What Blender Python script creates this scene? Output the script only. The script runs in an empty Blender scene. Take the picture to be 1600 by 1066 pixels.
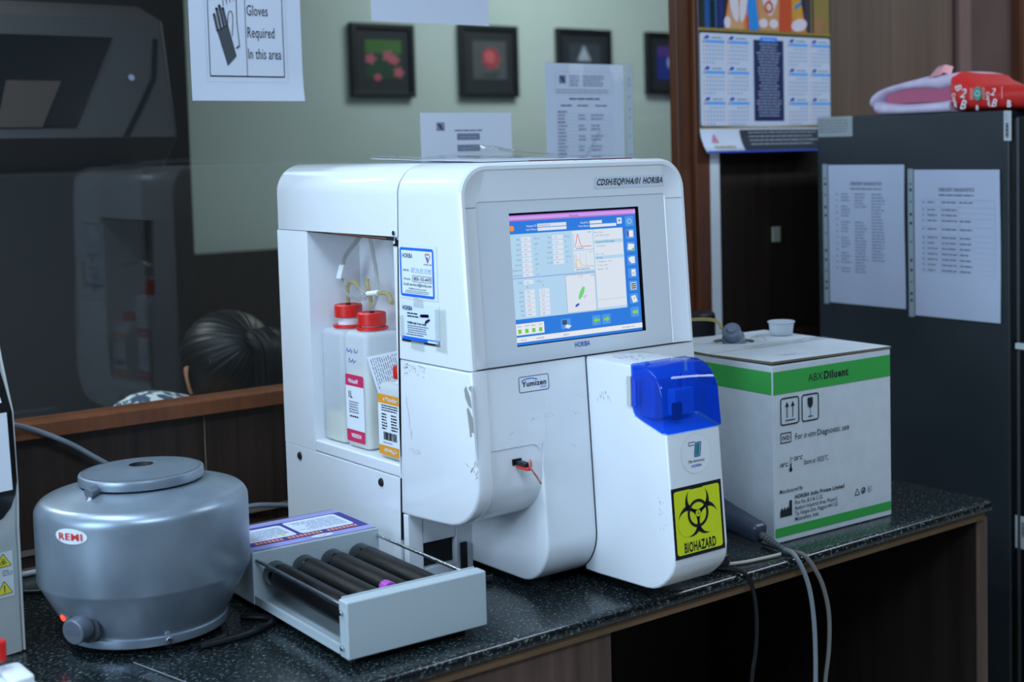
import bpy, bmesh, math, random
from mathutils import Vector, Matrix
random.seed(7)
PI = math.pi
sc = bpy.context.scene
col = sc.collection

# ------------------------------------------------------------------ camera
CAM = Vector((-1.09598, -1.69358, 0.60532))
cr = Vector((0.75901451, -0.65075342, -0.02041939))
cu = Vector((0.06145383, 0.04038432, 0.9972926))
cf = Vector((0.64816695, 0.75821441, -0.07064358))
cd = bpy.data.cameras.new('camera'); cam = bpy.data.objects.new('camera', cd); col.objects.link(cam)
m = Matrix((cr, cu, -cf)).transposed().to_4x4(); m.translation = CAM
cam.matrix_world = m
cd.sensor_width = 36; cd.lens = 2224.4 / 1600 * 36
cd.shift_x = -224.1 / 1600; cd.shift_y = -145.7 / 1600
cd.dof.use_dof = True; cd.dof.focus_distance = 1.98; cd.dof.aperture_fstop = 4.5
cd.clip_start = .05
sc.camera = cam
sc.view_settings.view_transform = 'Standard'; sc.view_settings.look = 'None'
sc.view_settings.exposure = 0.0; sc.view_settings.gamma = 1; sc.view_settings.use_curve_mapping = False

# ------------------------------------------------------------------ world and lights
w = bpy.data.worlds.new('world'); sc.world = w; w.use_nodes = True
w.node_tree.nodes['Background'].inputs[0].default_value = (.55, .68, .9, 1)
w.node_tree.nodes['Background'].inputs[1].default_value = .05

def area(name, loc, target, sx, sy, power, color):
    d = bpy.data.lights.new(name, 'AREA'); d.shape = 'RECTANGLE'; d.size = sx; d.size_y = sy; d.energy = power; d.color = color
    o = bpy.data.objects.new(name, d); col.objects.link(o); o.location = loc
    v = Vector(target) - Vector(loc); o.rotation_euler = v.to_track_quat('-Z', 'Y').to_euler()
    return o
COOL = (.60, .78, 1.0)
area('ceiling_light_left', (-1.05, 0.0, 1.80), (-1.05, .001, 0), .30, 1.25, 27, COOL)
area('ceiling_light_front', (-1.0, -2.2, 1.80), (-.8, -1.7, 0), 1.2, .6, 50, COOL)
area('ceiling_light_right', (2.35, -1.0, 1.80), (2.35, -1.0, 0), 2.6, .30, 46, (.74, .87, 1.0))
area('window_light_left', (-2.7, -.6, .95), (0, 0, .35), 1.2, 1.3, 47, (.575, .77, 1.0))
area('far_room_light', (2.4, 2.2, 1.78), (2.5, 2.5, 0), 1.2, .6, 26, (.84, .95, .97))
area('far_room_tube', (-.78, 1.62, 1.37), (-.5, 1.62, .6), .05, 1.05, 15, (.84, .93, 1.0)).rotation_euler = (0, math.radians(-20), 0)

# ------------------------------------------------------------------ materials
def lin(c):
    c = c / 255.0
    return c / 12.92 if c <= .04045 else ((c + .055) / 1.055) ** 2.4
def rgb(r, g, b): return (lin(r), lin(g), lin(b), 1)
MATS = {}
def mat(name, c, rough=.5, metal=0, spec=.5, emit=None, noise=0, nscale=60, bump=0, bscale=200, coat=0):
    if name in MATS: return MATS[name]
    m = bpy.data.materials.new(name); m.use_nodes = True; nt = m.node_tree
    b = nt.nodes['Principled BSDF']
    b.inputs['Base Color'].default_value = rgb(*c); b.inputs['Roughness'].default_value = rough
    b.inputs['Metallic'].default_value = metal; b.inputs['Specular IOR Level'].default_value = spec
    b.inputs['Coat Weight'].default_value = coat
    if noise or bump:
        tc = nt.nodes.new('ShaderNodeTexCoord')
    if noise:
        n = nt.nodes.new('ShaderNodeTexNoise'); n.inputs['Scale'].default_value = nscale; n.inputs['Detail'].default_value = 4
        nt.links.new(tc.outputs['Object'], n.inputs['Vector'])
        r = nt.nodes.new('ShaderNodeValToRGB')
        lo = tuple(max(0, x - noise) for x in c); hi = tuple(min(255, x + noise) for x in c)
        r.color_ramp.elements[0].color = rgb(*lo); r.color_ramp.elements[1].color = rgb(*hi)
        r.color_ramp.elements[0].position = .35; r.color_ramp.elements[1].position = .65
        nt.links.new(n.outputs['Fac'], r.inputs['Fac']); nt.links.new(r.outputs['Color'], b.inputs['Base Color'])
    if bump:
        n2 = nt.nodes.new('ShaderNodeTexNoise'); n2.inputs['Scale'].default_value = bscale; n2.inputs['Detail'].default_value = 2
        nt.links.new(tc.outputs['Object'], n2.inputs['Vector'])
        bp = nt.nodes.new('ShaderNodeBump'); bp.inputs['Strength'].default_value = bump; bp.inputs['Distance'].default_value = .001
        nt.links.new(n2.outputs['Fac'], bp.inputs['Height']); nt.links.new(bp.outputs['Normal'], b.inputs['Normal'])
    if emit:
        b.inputs['Emission Color'].default_value = rgb(*c); b.inputs['Emission Strength'].default_value = emit
    MATS[name] = m; return m
def ink(r, g, b, rough=.6):
    return mat('ink_%d_%d_%d_%d' % (r, g, b, int(rough * 100)), (r, g, b), rough, spec=.3)
def glow(r, g, b, s=.9):
    k = 'glow_%d_%d_%d' % (r, g, b)
    if k in MATS: return MATS[k]
    m = bpy.data.materials.new(k); m.use_nodes = True; nt = m.node_tree; nt.nodes.clear()
    o = nt.nodes.new('ShaderNodeOutputMaterial'); e = nt.nodes.new('ShaderNodeEmission')
    e.inputs[0].default_value = rgb(r, g, b); e.inputs[1].default_value = s
    nt.links.new(e.outputs[0], o.inputs[0]); MATS[k] = m; return m
def clear(name, tint, fac=.6, rough=.05, ior=1.45, body=None, bodyfac=0):
    """see-through plastic or glass: tinted transparency under a fresnel gloss, optionally part milky"""
    if name in MATS: return MATS[name]
    m = bpy.data.materials.new(name); m.use_nodes = True; nt = m.node_tree; nt.nodes.clear()
    o = nt.nodes.new('ShaderNodeOutputMaterial'); t = nt.nodes.new('ShaderNodeBsdfTransparent'); t.inputs[0].default_value = tint
    g = nt.nodes.new('ShaderNodeBsdfGlossy'); g.inputs['Roughness'].default_value = rough
    lw = nt.nodes.new('ShaderNodeLayerWeight'); lw.inputs[0].default_value = .5
    f0 = ((ior - 1) / (ior + 1)) ** 2
    pw = nt.nodes.new('ShaderNodeMath'); pw.operation = 'POWER'; pw.inputs[1].default_value = 5; nt.links.new(lw.outputs['Facing'], pw.inputs[0])
    mu = nt.nodes.new('ShaderNodeMath'); mu.operation = 'MULTIPLY_ADD'; mu.inputs[1].default_value = (1 - f0) * fac; mu.inputs[2].default_value = f0 * fac
    nt.links.new(pw.outputs[0], mu.inputs[0])
    mx = nt.nodes.new('ShaderNodeMixShader'); nt.links.new(mu.outputs[0], mx.inputs[0])
    last = t
    if body:
        d0 = nt.nodes.new('ShaderNodeBsdfDiffuse'); d0.inputs[0].default_value = rgb(*body); tl = nt.nodes.new('ShaderNodeBsdfTranslucent'); tl.inputs[0].default_value = rgb(*body)
        d = nt.nodes.new('ShaderNodeMixShader'); d.inputs[0].default_value = .4; nt.links.new(d0.outputs[0], d.inputs[1]); nt.links.new(tl.outputs[0], d.inputs[2])
        m2 = nt.nodes.new('ShaderNodeMixShader'); m2.inputs[0].default_value = bodyfac
        nt.links.new(t.outputs[0], m2.inputs[1]); nt.links.new(d.outputs[0], m2.inputs[2]); last = m2
    nt.links.new(last.outputs[0], mx.inputs[1]); nt.links.new(g.outputs[0], mx.inputs[2]); nt.links.new(mx.outputs[0], o.inputs[0])
    MATS[name] = m; return m
def wood(name, c0, c1, rough=.45, sx=45, sz=1.2, axis='Z', spec=.4):
    if name in MATS: return MATS[name]
    m = bpy.data.materials.new(name); m.use_nodes = True; nt = m.node_tree; b = nt.nodes['Principled BSDF']
    tc = nt.nodes.new('ShaderNodeTexCoord'); mp = nt.nodes.new('ShaderNodeMapping')
    s = [sx, sx, sx]; s['XYZ'.index(axis)] = sz; mp.inputs['Scale'].default_value = s
    nt.links.new(tc.outputs['Object'], mp.inputs[0])
    n = nt.nodes.new('ShaderNodeTexNoise'); n.inputs['Scale'].default_value = 1; n.inputs['Detail'].default_value = 6; n.inputs['Roughness'].default_value = .65
    nt.links.new(mp.outputs[0], n.inputs['Vector'])
    r = nt.nodes.new('ShaderNodeValToRGB'); r.color_ramp.elements[0].color = rgb(*c0); r.color_ramp.elements[1].color = rgb(*c1)
    r.color_ramp.elements[0].position = .3; r.color_ramp.elements[1].position = .7
    nt.links.new(n.outputs['Fac'], r.inputs[0]); nt.links.new(r.outputs[0], b.inputs['Base Color'])
    b.inputs['Roughness'].default_value = rough; b.inputs['Specular IOR Level'].default_value = spec
    MATS[name] = m; return m
def granite():
    m = bpy.data.materials.new('black_granite'); m.use_nodes = True; nt = m.node_tree; b = nt.nodes['Principled BSDF']
    tc = nt.nodes.new('ShaderNodeTexCoord')
    mp = nt.nodes.new('ShaderNodeMapping'); mp.inputs['Scale'].default_value = (1, 1.6, 1); mp.inputs['Rotation'].default_value = (0, 0, .5)
    nt.links.new(tc.outputs['Object'], mp.inputs[0])
    n = nt.nodes.new('ShaderNodeTexNoise'); n.inputs['Scale'].default_value = 210; n.inputs['Detail'].default_value = 3; n.inputs['Roughness'].default_value = .6
    n.inputs['Distortion'].default_value = .5
    nt.links.new(mp.outputs[0], n.inputs['Vector'])
    r = nt.nodes.new('ShaderNodeValToRGB'); cr_ = r.color_ramp
    cr_.elements[0].position = .50; cr_.elements[0].color = rgb(13, 18, 21)
    cr_.elements[1].position = .72; cr_.elements[1].color = rgb(124, 140, 136)
    e = cr_.elements.new(.59); e.color = rgb(44, 54, 54)
    nt.links.new(n.outputs['Fac'], r.inputs[0])
    nt.links.new(r.outputs[0], b.inputs['Base Color'])
    b.inputs['Roughness'].default_value = .22; b.inputs['Specular IOR Level'].default_value = .5
    return m
GRANITE = granite()
WHITE = mat('white_instrument_plastic', (226, 230, 234), .10)
WHITE2 = mat('white_instrument_plastic_matte', (208, 216, 222), .42)
BEZEL = mat('pale_grey_screen_bezel', (212, 219, 225), .4)
DARK = mat('recess_shade_and_dark_parts', (16, 17, 19), .6)  # near-black, colours the shade of gaps and openings, also dark parts
BLACK = mat('black_plastic', (17, 18, 20), .35)
RUBBER = mat('black_rubber', (14, 14, 15), .65)
SILVER = mat('silver_hammer_paint', (140, 153, 165), .34, metal=.55, noise=5, nscale=25, bump=.03, bscale=600)
SILVER_D = mat('grey_knob_paint', (105, 112, 124), .38, metal=.3)
CHROME = mat('chromed_steel', (200, 205, 210), .18, metal=1)
SHAKER = mat('grey_powder_coat', (172, 184, 188), .5, noise=6, nscale=900, bump=.1, bscale=1500)
PAPER = mat('white_paper', (220, 226, 234), .75, spec=.2)
PAPER_B = mat('white_paper_dull', (206, 213, 226), .75, spec=.2)  # slightly duller white for the sheets on the glass
RED = mat('red_cap_plastic', (208, 34, 28), .35)
FRIDGE = mat('dark_graphite_steel', (50, 57, 62), .36, metal=.2, noise=2, nscale=6)
LAM = wood('dark_laminate', (34, 25, 22), (66, 50, 42), .4)
LAM_D = wood('very_dark_laminate', (26, 19, 17), (46, 35, 30), .45, sx=30)
LAM_L = wood('light_brown_laminate', (94, 76, 66), (124, 102, 88), .45, sx=18, sz=.6)
RAIL = wood('varnished_red_brown_wood', (96, 54, 32), (128, 76, 46), .35, sx=8, sz=40, axis='X')
RAILV = wood('varnished_red_brown_upright', (70, 40, 24), (104, 58, 34), .35, sx=40, sz=2)
EDGEW = wood('counter_edge_wood', (92, 70, 50), (132, 102, 72), .5, sx=90, sz=6, axis='X')
COUNTERW = wood('counter_side_wood', (72, 56, 48), (104, 82, 70), .5, sx=60, sz=2)
GLASS = clear('partition_glass', (.94, .965, .96, 1), .62, .0, 1.5)
FILM = clear('clear_film', (.97, .975, .98, 1), .55, .14, 1.4)
TAPE = clear('yellowed_clear_tape', (.93, .94, .90, 1), .7, .2, 1.4, (214, 220, 218), .35)

# ------------------------------------------------------------------ mesh builder
class G:
    def __init__(s): s.v = []; s.f = []; s.m = []; s.mats = []
    def mi(s, mt):
        if mt not in s.mats: s.mats.append(mt)
        return s.mats.index(mt)
    def add(s, vs, fs, mt):
        k = len(s.v); s.v += [tuple(p) for p in vs]; i = s.mi(mt)
        for f in fs: s.f.append(tuple(a + k for a in f)); s.m.append(i)
        return s
    def box(s, x0, x1, y0, y1, z0, z1, mt):
        vs = [(x, y, z) for z in (z0, z1) for y in (y0, y1) for x in (x0, x1)]
        return s.add(vs, [(0, 2, 3, 1), (4, 5, 7, 6), (0, 1, 5, 4), (2, 6, 7, 3), (0, 4, 6, 2), (1, 3, 7, 5)], mt)
    def loops(s, lps, mt, cap0=True, cap1=True, closed=True):
        n = len(lps[0]); vs = [p for l in lps for p in l]; fs = []
        for a in range(len(lps) - 1):
            for i in range(n if closed else n - 1):
                j = (i + 1) % n
                fs.append((a * n + i, a * n + j, (a + 1) * n + j, (a + 1) * n + i))
        if cap0: fs.append(tuple(range(n - 1, -1, -1)))
        if cap1: fs.append(tuple((len(lps) - 1) * n + i for i in range(n)))
        return s.add(vs, fs, mt)
    def prism(s, prof, a0, a1, mt, axis='X', r=0.0, r1=None):
        """extrude a 2D profile ((y,z) for X, (x,z) for Y, (x,y) for Z) with softly rounded ends"""
        def P(q, a): return (a, q[0], q[1]) if axis == 'X' else ((q[0], a, q[1]) if axis == 'Y' else (q[0], q[1], a))
        lps = []
        if r1 is None: r1 = r
        if r: 
            for t in (0, .35, .7, 1):
                th = t * PI / 2
                lps.append([P(q, a0 + r * (1 - math.cos(th))) for q in inset(prof, r * (1 - math.sin(th)))])
        else: lps.append([P(q, a0) for q in prof])
        if r1:
            for t in (1, .7, .35, 0):
                th = t * PI / 2
                lps.append([P(q, a1 - r1 * (1 - math.cos(th))) for q in inset(prof, r1 * (1 - math.sin(th)))])
        else: lps.append([P(q, a1) for q in prof])
        return s.loops(lps, mt)
    def lathe(s, prof, c, mt, n=48, cap=True):
        lps = [[(c[0] + r * math.cos(2 * PI * i / n), c[1] + r * math.sin(2 * PI * i / n), c[2] + z) for i in range(n)] for r, z in prof]
        return s.loops(lps, mt, cap, cap)
    def cyl(s, p, q, r, mt, n=20, r2=None):
        p = Vector(p); q = Vector(q); d = (q - p).normalized()
        a = d.orthogonal().normalized(); b = d.cross(a)
        r2 = r if r2 is None else r2
        return s.loops([[tuple(c + (a * math.cos(2 * PI * i / n) + b * math.sin(2 * PI * i / n)) * rr) for i in range(n)] for c, rr in ((p, r), (q, r2))], mt)
    def tube(s, pts, r, mt, n=10, sub=6):
        P = spline(pts, sub); lps = []; prev = None
        for i, p in enumerate(P):
            d = (P[min(i + 1, len(P) - 1)] - P[max(i - 1, 0)]).normalized()
            a = d.orthogonal().normalized() if prev is None else (prev - d * prev.dot(d)).normalized()
            prev = a; b = d.cross(a)
            rr = r(i / (len(P) - 1)) if callable(r) else r
            lps.append([tuple(p + (a * math.cos(2 * PI * k / n) + b * math.sin(2 * PI * k / n)) * rr) for k in range(n)])
        return s.loops(lps, mt)
    def ball(s, c, r, mt, nu=24, nv=14):
        rx, ry, rz = r if isinstance(r, tuple) else (r, r, r)
        lps = [[(c[0] + rx * math.sin(PI * j / nv) * math.cos(2 * PI * i / nu), c[1] + ry * math.sin(PI * j / nv) * math.sin(2 * PI * i / nu), c[2] - rz * math.cos(PI * j / nv)) for i in range(nu)] for j in range(1, nv)]
        return s.loops(lps, mt)
    def xform(s, fn): s.v = [tuple(fn(*p)) for p in s.v]; return s
    def build(s, name, parent=None, label=None, bevel=0, seg=3, smooth=35, kind=None, flat=False, fixn=True):
        me = bpy.data.meshes.new(name); me.from_pydata(s.v, [], s.f)
        for mt in s.mats: me.materials.append(mt)
        me.polygons.foreach_set('material_index', s.m)
        if fixn:
            bm = bmesh.new(); bm.from_mesh(me); bmesh.ops.recalc_face_normals(bm, faces=bm.faces); bm.to_mesh(me); bm.free()
        if not flat:
            me.polygons.foreach_set('use_smooth', [True] * len(me.polygons))
            if not bevel: me.set_sharp_from_angle(angle=math.radians(smooth))
        me.update()
        o = bpy.data.objects.new(name, me); col.objects.link(o)
        if parent: o.parent = parent
        if bevel:
            b = o.modifiers.new('bevel', 'BEVEL'); b.width = bevel; b.segments = seg; b.limit_method = 'ANGLE'; b.angle_limit = math.radians(40); b.harden_normals = True
        if label: o['label'] = label
        if kind: o['kind'] = kind
        return o
def inset(prof, d):
    n = len(prof); A = sum(prof[i][0] * prof[(i + 1) % n][1] - prof[(i + 1) % n][0] * prof[i][1] for i in range(n))
    sg = 1 if A > 0 else -1; out = []
    for i in range(n):
        p0, p1, p2 = Vector(prof[i - 1]), Vector(prof[i]), Vector(prof[(i + 1) % n])
        e1 = (p1 - p0); e2 = (p2 - p1)
        if e1.length < 1e-9: e1 = e2
        if e2.length < 1e-9: e2 = e1
        e1.normalize(); e2.normalize()
        n1 = Vector((-e1.y, e1.x)) * sg; n2 = Vector((-e2.y, e2.x)) * sg
        b = n1 + n2; b = b.normalized() if b.length > 1e-6 else n1
        k = max(.4, b.dot(n1)); out.append(tuple(p1 + b * (d / k)))
    return out
def spline(pts, sub=6):
    P = [Vector(p) for p in pts]; out = []
    for i in range(len(P) - 1):
        p0 = P[max(i - 1, 0)]; p1 = P[i]; p2 = P[i + 1]; p3 = P[min(i + 2, len(P) - 1)]
        for k in range(sub):
            t = k / sub
            out.append(.5 * ((2 * p1) + (-p0 + p2) * t + (2 * p0 - 5 * p1 + 4 * p2 - p3) * t * t + (-p0 + 3 * p1 - 3 * p2 + p3) * t ** 3))
    out.append(P[-1]); return out
def rpoly(pts, rad, n=6):
    """polygon with rounded corners: rad one number or a list"""
    out = []; k = len(pts)
    for i in range(k):
        r = rad[i] if isinstance(rad, (list, tuple)) else rad
        p0, p1, p2 = Vector(pts[i - 1]), Vector(pts[i]), Vector(pts[(i + 1) % k])
        if r <= 0: out.append(tuple(p1)); continue
        a = (p0 - p1).normalized(); b = (p2 - p1).normalized()
        ang = math.acos(max(-1, min(1, a.dot(b)))); t = r / math.tan(ang / 2)
        c = p1 + (a + b).normalized() * (r / math.sin(ang / 2))
        s_ = p1 + a * t - c; e_ = p1 + b * t - c
        a0 = math.atan2(s_.y, s_.x); a1 = math.atan2(e_.y, e_.x); d = (a1 - a0 + PI) % (2 * PI) - PI
        for j in range(n + 1): out.append((c.x + r * math.cos(a0 + d * j / n), c.y + r * math.sin(a0 + d * j / n)))
    return out

# ------------------------------------------------------------------ lettering and flat prints
TXT = {}
def text_geo(s, bold):
    k = (s, bold)
    if k in TXT: return TXT[k]
    c = bpy.data.curves.new('t', 'FONT'); c.body = s; c.size = 1; c.resolution_u = 3; c.offset = bold; c.space_character = 1.04 + bold * 2.2
    o = bpy.data.objects.new('t', c); col.objects.link(o)
    me = bpy.data.meshes.new_from_object(o.evaluated_get(bpy.context.evaluated_depsgraph_get()))
    vs = [(v.co.x, v.co.y) for v in me.vertices]; fs = [tuple(p.vertices) for p in me.polygons]
    bpy.data.objects.remove(o); bpy.data.curves.remove(c); bpy.data.meshes.remove(me)
    TXT[k] = (vs, fs); return TXT[k]
class Dec(G):
    """flat print: everything is laid out in (u,v) metres on a surface given by fn(u,v,h)"""
    def __init__(s, fn, lay=.00015): super().__init__(); s.fn = fn; s.lay = lay
    def put(s, uv, fs, mt, l): return s.add([s.fn(u, v, l * s.lay) for u, v in uv], fs, mt)
    def poly(s, uv, mt, l=1): return s.put(uv, [tuple(range(len(uv)))], mt, l)
    def rect(s, u0, v0, u1, v1, mt, l=1, r=0):
        q = [(u0, v0), (u1, v0), (u1, v1), (u0, v1)]
        return s.poly(rpoly(q, r, 5) if r else q, mt, l)
    def grid(s, u0, v0, u1, v1, mt, l=0, nu=8, nv=8):
        uv = [(u0 + (u1 - u0) * i / nu, v0 + (v1 - v0) * j / nv) for j in range(nv + 1) for i in range(nu + 1)]
        fs = [(j * (nu + 1) + i, j * (nu + 1) + i + 1, (j + 1) * (nu + 1) + i + 1, (j + 1) * (nu + 1) + i) for j in range(nv) for i in range(nu)]
        return s.put(uv, fs, mt, l)
    def slab(s, u0, v0, u1, v1, mt, t=.0004, nu=8, nv=8):
        """a sheet with its own thickness"""
        k = len(s.v); s.grid(u0, v0, u1, v1, mt, 0, nu, nv)
        uv = [(u0 + (u1 - u0) * i / nu, v0 + (v1 - v0) * j / nv) for j in range(nv + 1) for i in range(nu + 1)]
        fs = [(j * (nu + 1) + i, (j + 1) * (nu + 1) + i, (j + 1) * (nu + 1) + i + 1, j * (nu + 1) + i + 1) for j in range(nv) for i in range(nu)]
        s.add([s.fn(u, v, -t) for u, v in uv], fs, mt)
        ed = [i for i in range(nu + 1)] + [j * (nu + 1) + nu for j in range(1, nv + 1)] + [nv * (nu + 1) + i for i in range(nu - 1, -1, -1)] + [j * (nu + 1) for j in range(nv - 1, 0, -1)]
        N = (nu + 1) * (nv + 1); mi = s.mi(mt)
        for a, b in zip(ed, ed[1:] + ed[:1]): s.f.append((k + a, k + N + a, k + N + b, k + b)); s.m.append(mi)
        return s
    def frame(s, u0, v0, u1, v1, t, mt, l=1, r=0):
        o = [(u0, v0), (u1, v0), (u1, v1), (u0, v1)]; i = [(u0 + t, v0 + t), (u1 - t, v0 + t), (u1 - t, v1 - t), (u0 + t, v1 - t)]
        if r: o = rpoly(o, r, 5); i = rpoly(i, max(r - t, t * .2), 5)
        n = len(o); return s.put(o + i, [(a, (a + 1) % n, n + (a + 1) % n, n + a) for a in range(n)], mt, l)
    def line(s, p, q, wd, mt, l=1):
        p = Vector(p); q = Vector(q); d = (q - p).normalized(); n = Vector((-d.y, d.x)) * wd / 2
        return s.poly([tuple(p + n), tuple(p - n), tuple(q - n), tuple(q + n)], mt, l)
    def pline(s, pts, wd, mt, l=1):
        for a, b in zip(pts, pts[1:]): s.line(a, b, wd, mt, l)
        return s
    def disc(s, c, r, mt, l=1, n=28, ry=None):
        ry = r if ry is None else ry
        return s.poly([(c[0] + r * math.cos(2 * PI * i / n), c[1] + ry * math.sin(2 * PI * i / n)) for i in range(n)], mt, l)
    def ring(s, c, r0, r1, mt, l=1, n=40, a0=0, a1=2 * PI):
        uv = []
        for i in range(n + 1):
            a = a0 + (a1 - a0) * i / n; uv += [(c[0] + r0 * math.cos(a), c[1] + r0 * math.sin(a)), (c[0] + r1 * math.cos(a), c[1] + r1 * math.sin(a))]
        return s.put(uv, [(2 * i, 2 * i + 2, 2 * i + 3, 2 * i + 1) for i in range(n)], mt, l)
    def text(s, u, v, t, size, mt, l=2, al='L', bold=0, sx=1, shear=0, fit=None, rot=0):
        vs, fs = text_geo(t, bold)
        if not vs: return s
        x0 = min(a for a, b in vs); x1 = max(a for a, b in vs); k = size * sx
        if fit: k = fit / (x1 - x0)
        off = {'L': x0, 'C': (x0 + x1) / 2, 'R': x1}[al]; c, sn = math.cos(rot), math.sin(rot)
        out = []
        for a, b in vs:
            x = (a - off) * k + b * size * shear; y = b * size
            out.append((u + c * x - sn * y, v + sn * x + c * y))
        return s.put(out, fs, mt, l)
    def greek(s, u0, v0, u1, v1, n, mt, l=2, fill=.45, ragged=.35, words=True):
        """n lines of print too small to read, as rows of word-length dashes"""
        st = (v1 - v0) / n
        for i in range(n):
            v = v1 - st * (i + .75); end = u1 - random.random() * ragged * (u1 - u0); u = u0
            while u < end:
                wl = min(end - u, random.uniform(1.5, 5) * st * .6) if words else end - u
                if wl <= 0: break
                s.rect(u, v, u + wl, v + st * fill, mt, l); u += wl + st * .3
        return s
    def build(s, name, parent=None, label=None, **k):
        k.setdefault('flat', True); k.setdefault('fixn', False)
        return super().build(name, parent, label, **k)
def plane(O, U, V):
    O = Vector(O); U = Vector(U).normalized(); V = Vector(V).normalized(); N = U.cross(V)
    return lambda u, v, h: O + U * u + V * v + N * h
def thing(name, label, cat, loc=(0, 0, 0), rz=0, group=None):
    o = bpy.data.objects.new(name, None); col.objects.link(o); o.location = loc; o.rotation_euler = (0, 0, rz); o.empty_display_size = .05
    o['label'] = label; o['category'] = cat
    if group: o['group'] = group
    return o
def tag(o, label, cat, group=None):
    o['label'] = label; o['category'] = cat
    if group: o['group'] = group
    return o
def struct(g, name, **k): return g.build(name, kind='structure', **k)
K = ink(22, 24, 28); GR = ink(120, 128, 140); LG = ink(165, 172, 186); BLU = ink(28, 70, 170); NAVY = ink(28, 42, 90)

# ================================================================== SETTING
FZ = -.75; CZ = 1.86; GY = .6
struct(G().box(-3.2, 5.2, -4.2, 3.4, FZ - .06, FZ, mat('beige_floor_tile', (150, 146, 138), .35, noise=8, nscale=3)), 'floor')
struct(G().box(-3.2, 5.2, -4.2, 3.4, CZ, CZ + .06, mat('ceiling_paint', (200, 204, 206), .8)), 'ceiling')
WP = mat('wall_paint_grey', (120, 124, 128), .7)
struct(G().box(-3.26, -3.2, -4.2, 3.4, FZ, CZ, WP), 'wall_left')
struct(G().box(-3.2, 5.2, -4.26, -4.2, FZ, CZ, WP), 'wall_front')
struct(G().box(5.2, 5.26, -4.2, 3.4, FZ, CZ, mat('wall_paint_dark', (92, 92, 92), .7)), 'wall_right')
PALE = mat('pale_green_wall_paint', (176, 188, 184), .7, noise=3, nscale=2)
struct(G().box(-3.2, 5.2, 3.2, 3.26, .26, CZ, PALE), 'wall_back')
struct(G().box(-3.2, 5.2, 3.17, 3.26, FZ, .26, LAM_D), 'trim_1')
struct(G().box(-3.2, .583, 2.35, 2.43, FZ, CZ, mat('dark_partition', (34, 29, 28), .5)), 'wall_partition')
# glass partition: dwarf wall, sill rail, pane, upright
struct(G().box(-3.2, 1.9, GY, GY + .06, FZ, .177, LAM), 'wall_dwarf')
struct(G().box(-3.2, .918, GY - .032, GY + .035, .177, .2015, RAIL), 'trim_2', bevel=.002)
struct(G().box(-3.2, .918, GY - .006, GY, -.008, 0, mat('pale_strip', (126, 112, 98), .5)).box(-3.2, .918, GY - .006, GY, -.036, -.028, mat('pale_strip', (126, 112, 98), .5)), 'trim_3')
struct(G().box(-.1415, -.1395, GY - .002, GY, 0, .176, mat('joint_strip', (132, 118, 100), .5)), 'trim_4')
struct(G().box(-3.2, .918, GY, GY + .005, .2015, CZ, GLASS), 'window_1')
struct(G().box(.918, .957, GY - .02, GY + .006, .1, CZ, RAILV).box(.958, .998, GY - .032, GY + .05, .1, CZ, RAILV), 'trim_5', bevel=.003)
struct(G().box(.998, 1.029, GY - .03, GY + .02, FZ, CZ, mat('white_trunking', (214, 220, 224), .5)), 'trim_6', bevel=.003)
struct(G().box(1.029, 1.88, GY, GY + .06, .62, CZ, LAM_L).box(1.029, 1.88, GY + .004, GY + .06, FZ, .617, LAM_D), 'wall_behind_fridge')
DOORC = mat('brown_door_paint', (98, 76, 70), .5, noise=3, nscale=8)
d1 = struct(G().box(1.946, 2.147, GY + .01, GY + .05, FZ, CZ, DOORC), 'door_1')
struct(G().box(1.90, 1.946, GY - .01, GY + .05, FZ, CZ, mat('door_frame_paint', (128, 98, 92), .5)).box(1.88, 1.90, GY + .02, GY + .05, FZ, CZ, DARK), 'trim_7', bevel=.002)
struct(G().box(2.147, 2.169, GY - .02, GY + .05, FZ, 1.3, RAILV), 'trim_8', bevel=.002)
struct(G().box(2.169, 5.2, GY, GY + .06, FZ, CZ, mat('pale_wall', (190, 204, 214), .7)), 'wall_beside_door')

# counter: worktop, edge band and supports
worktop = rpoly([(-.262, -.0215), (-.262, .0), (.47, .0), (.47, -.0215)], [.0105, .0105, .002, .002], 6)
g = G().prism(worktop, -2.6, .868, GRANITE, 'X', r=.006)
ct = thing('counter', 'black speckled granite counter with wooden edge band below the instruments', 'counter', (0, 0, FZ))
def shift(o, z=-FZ): o.location.z += z; return o
shift(g.build('worktop', ct, label='polished black granite worktop flecked with grey green'))
shift(G().box(-2.6, .858, -.25, -.236, -.034, -.0215, EDGEW).build('edge_band', ct, bevel=.001))
shift(G().box(.847, .8754, -.240, .45, FZ, -.034, LAM_D).build('side_panel', ct, bevel=.001))  # darker laminate puts the under-counter shade into the colour
shift(G().box(.847, .8754, -.242, -.240, FZ, -.034, COUNTERW).build('panel_edge', ct))  # same panel's front edge, left in the lit wood colour
shift(G().box(-2.6, .055, -.24, .44, FZ, -.034, COUNTERW).build('cabinet', ct, bevel=.001))
shift(G().box(.055, .847, .44, .455, FZ, -.034, LAM_D).build('back_panel', ct))

# ================================================================== ANALYZER
AX, AY = -.09316, -.14395; ML, MR = .190, .287
an = thing('hematology_analyzer', 'large white blood analyzer with a lit touch screen and blue sample window', 'lab analyzer', (AX, AY, 0))
W = .392; D = .539; ZT = .589; ZS = .3195
yF = lambda z: -.0031 + .066 * (z - .3234)
yS = lambda z: .176 - .042 * (z - .318)
def arch(x0, x1, zb, zt, r, n=10):
    p = [(x0, zb)]
    for i in range(n + 1):
        a = PI - PI / 2 * i / n; p.append((x0 + r + r * math.cos(a), zt - r + r * math.sin(a)))
    for i in range(n + 1):
        a = PI / 2 - PI / 2 * i / n; p.append((x1 - r + r * math.cos(a), zt - r + r * math.sin(a)))
    p.append((x1, zb)); return p
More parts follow.
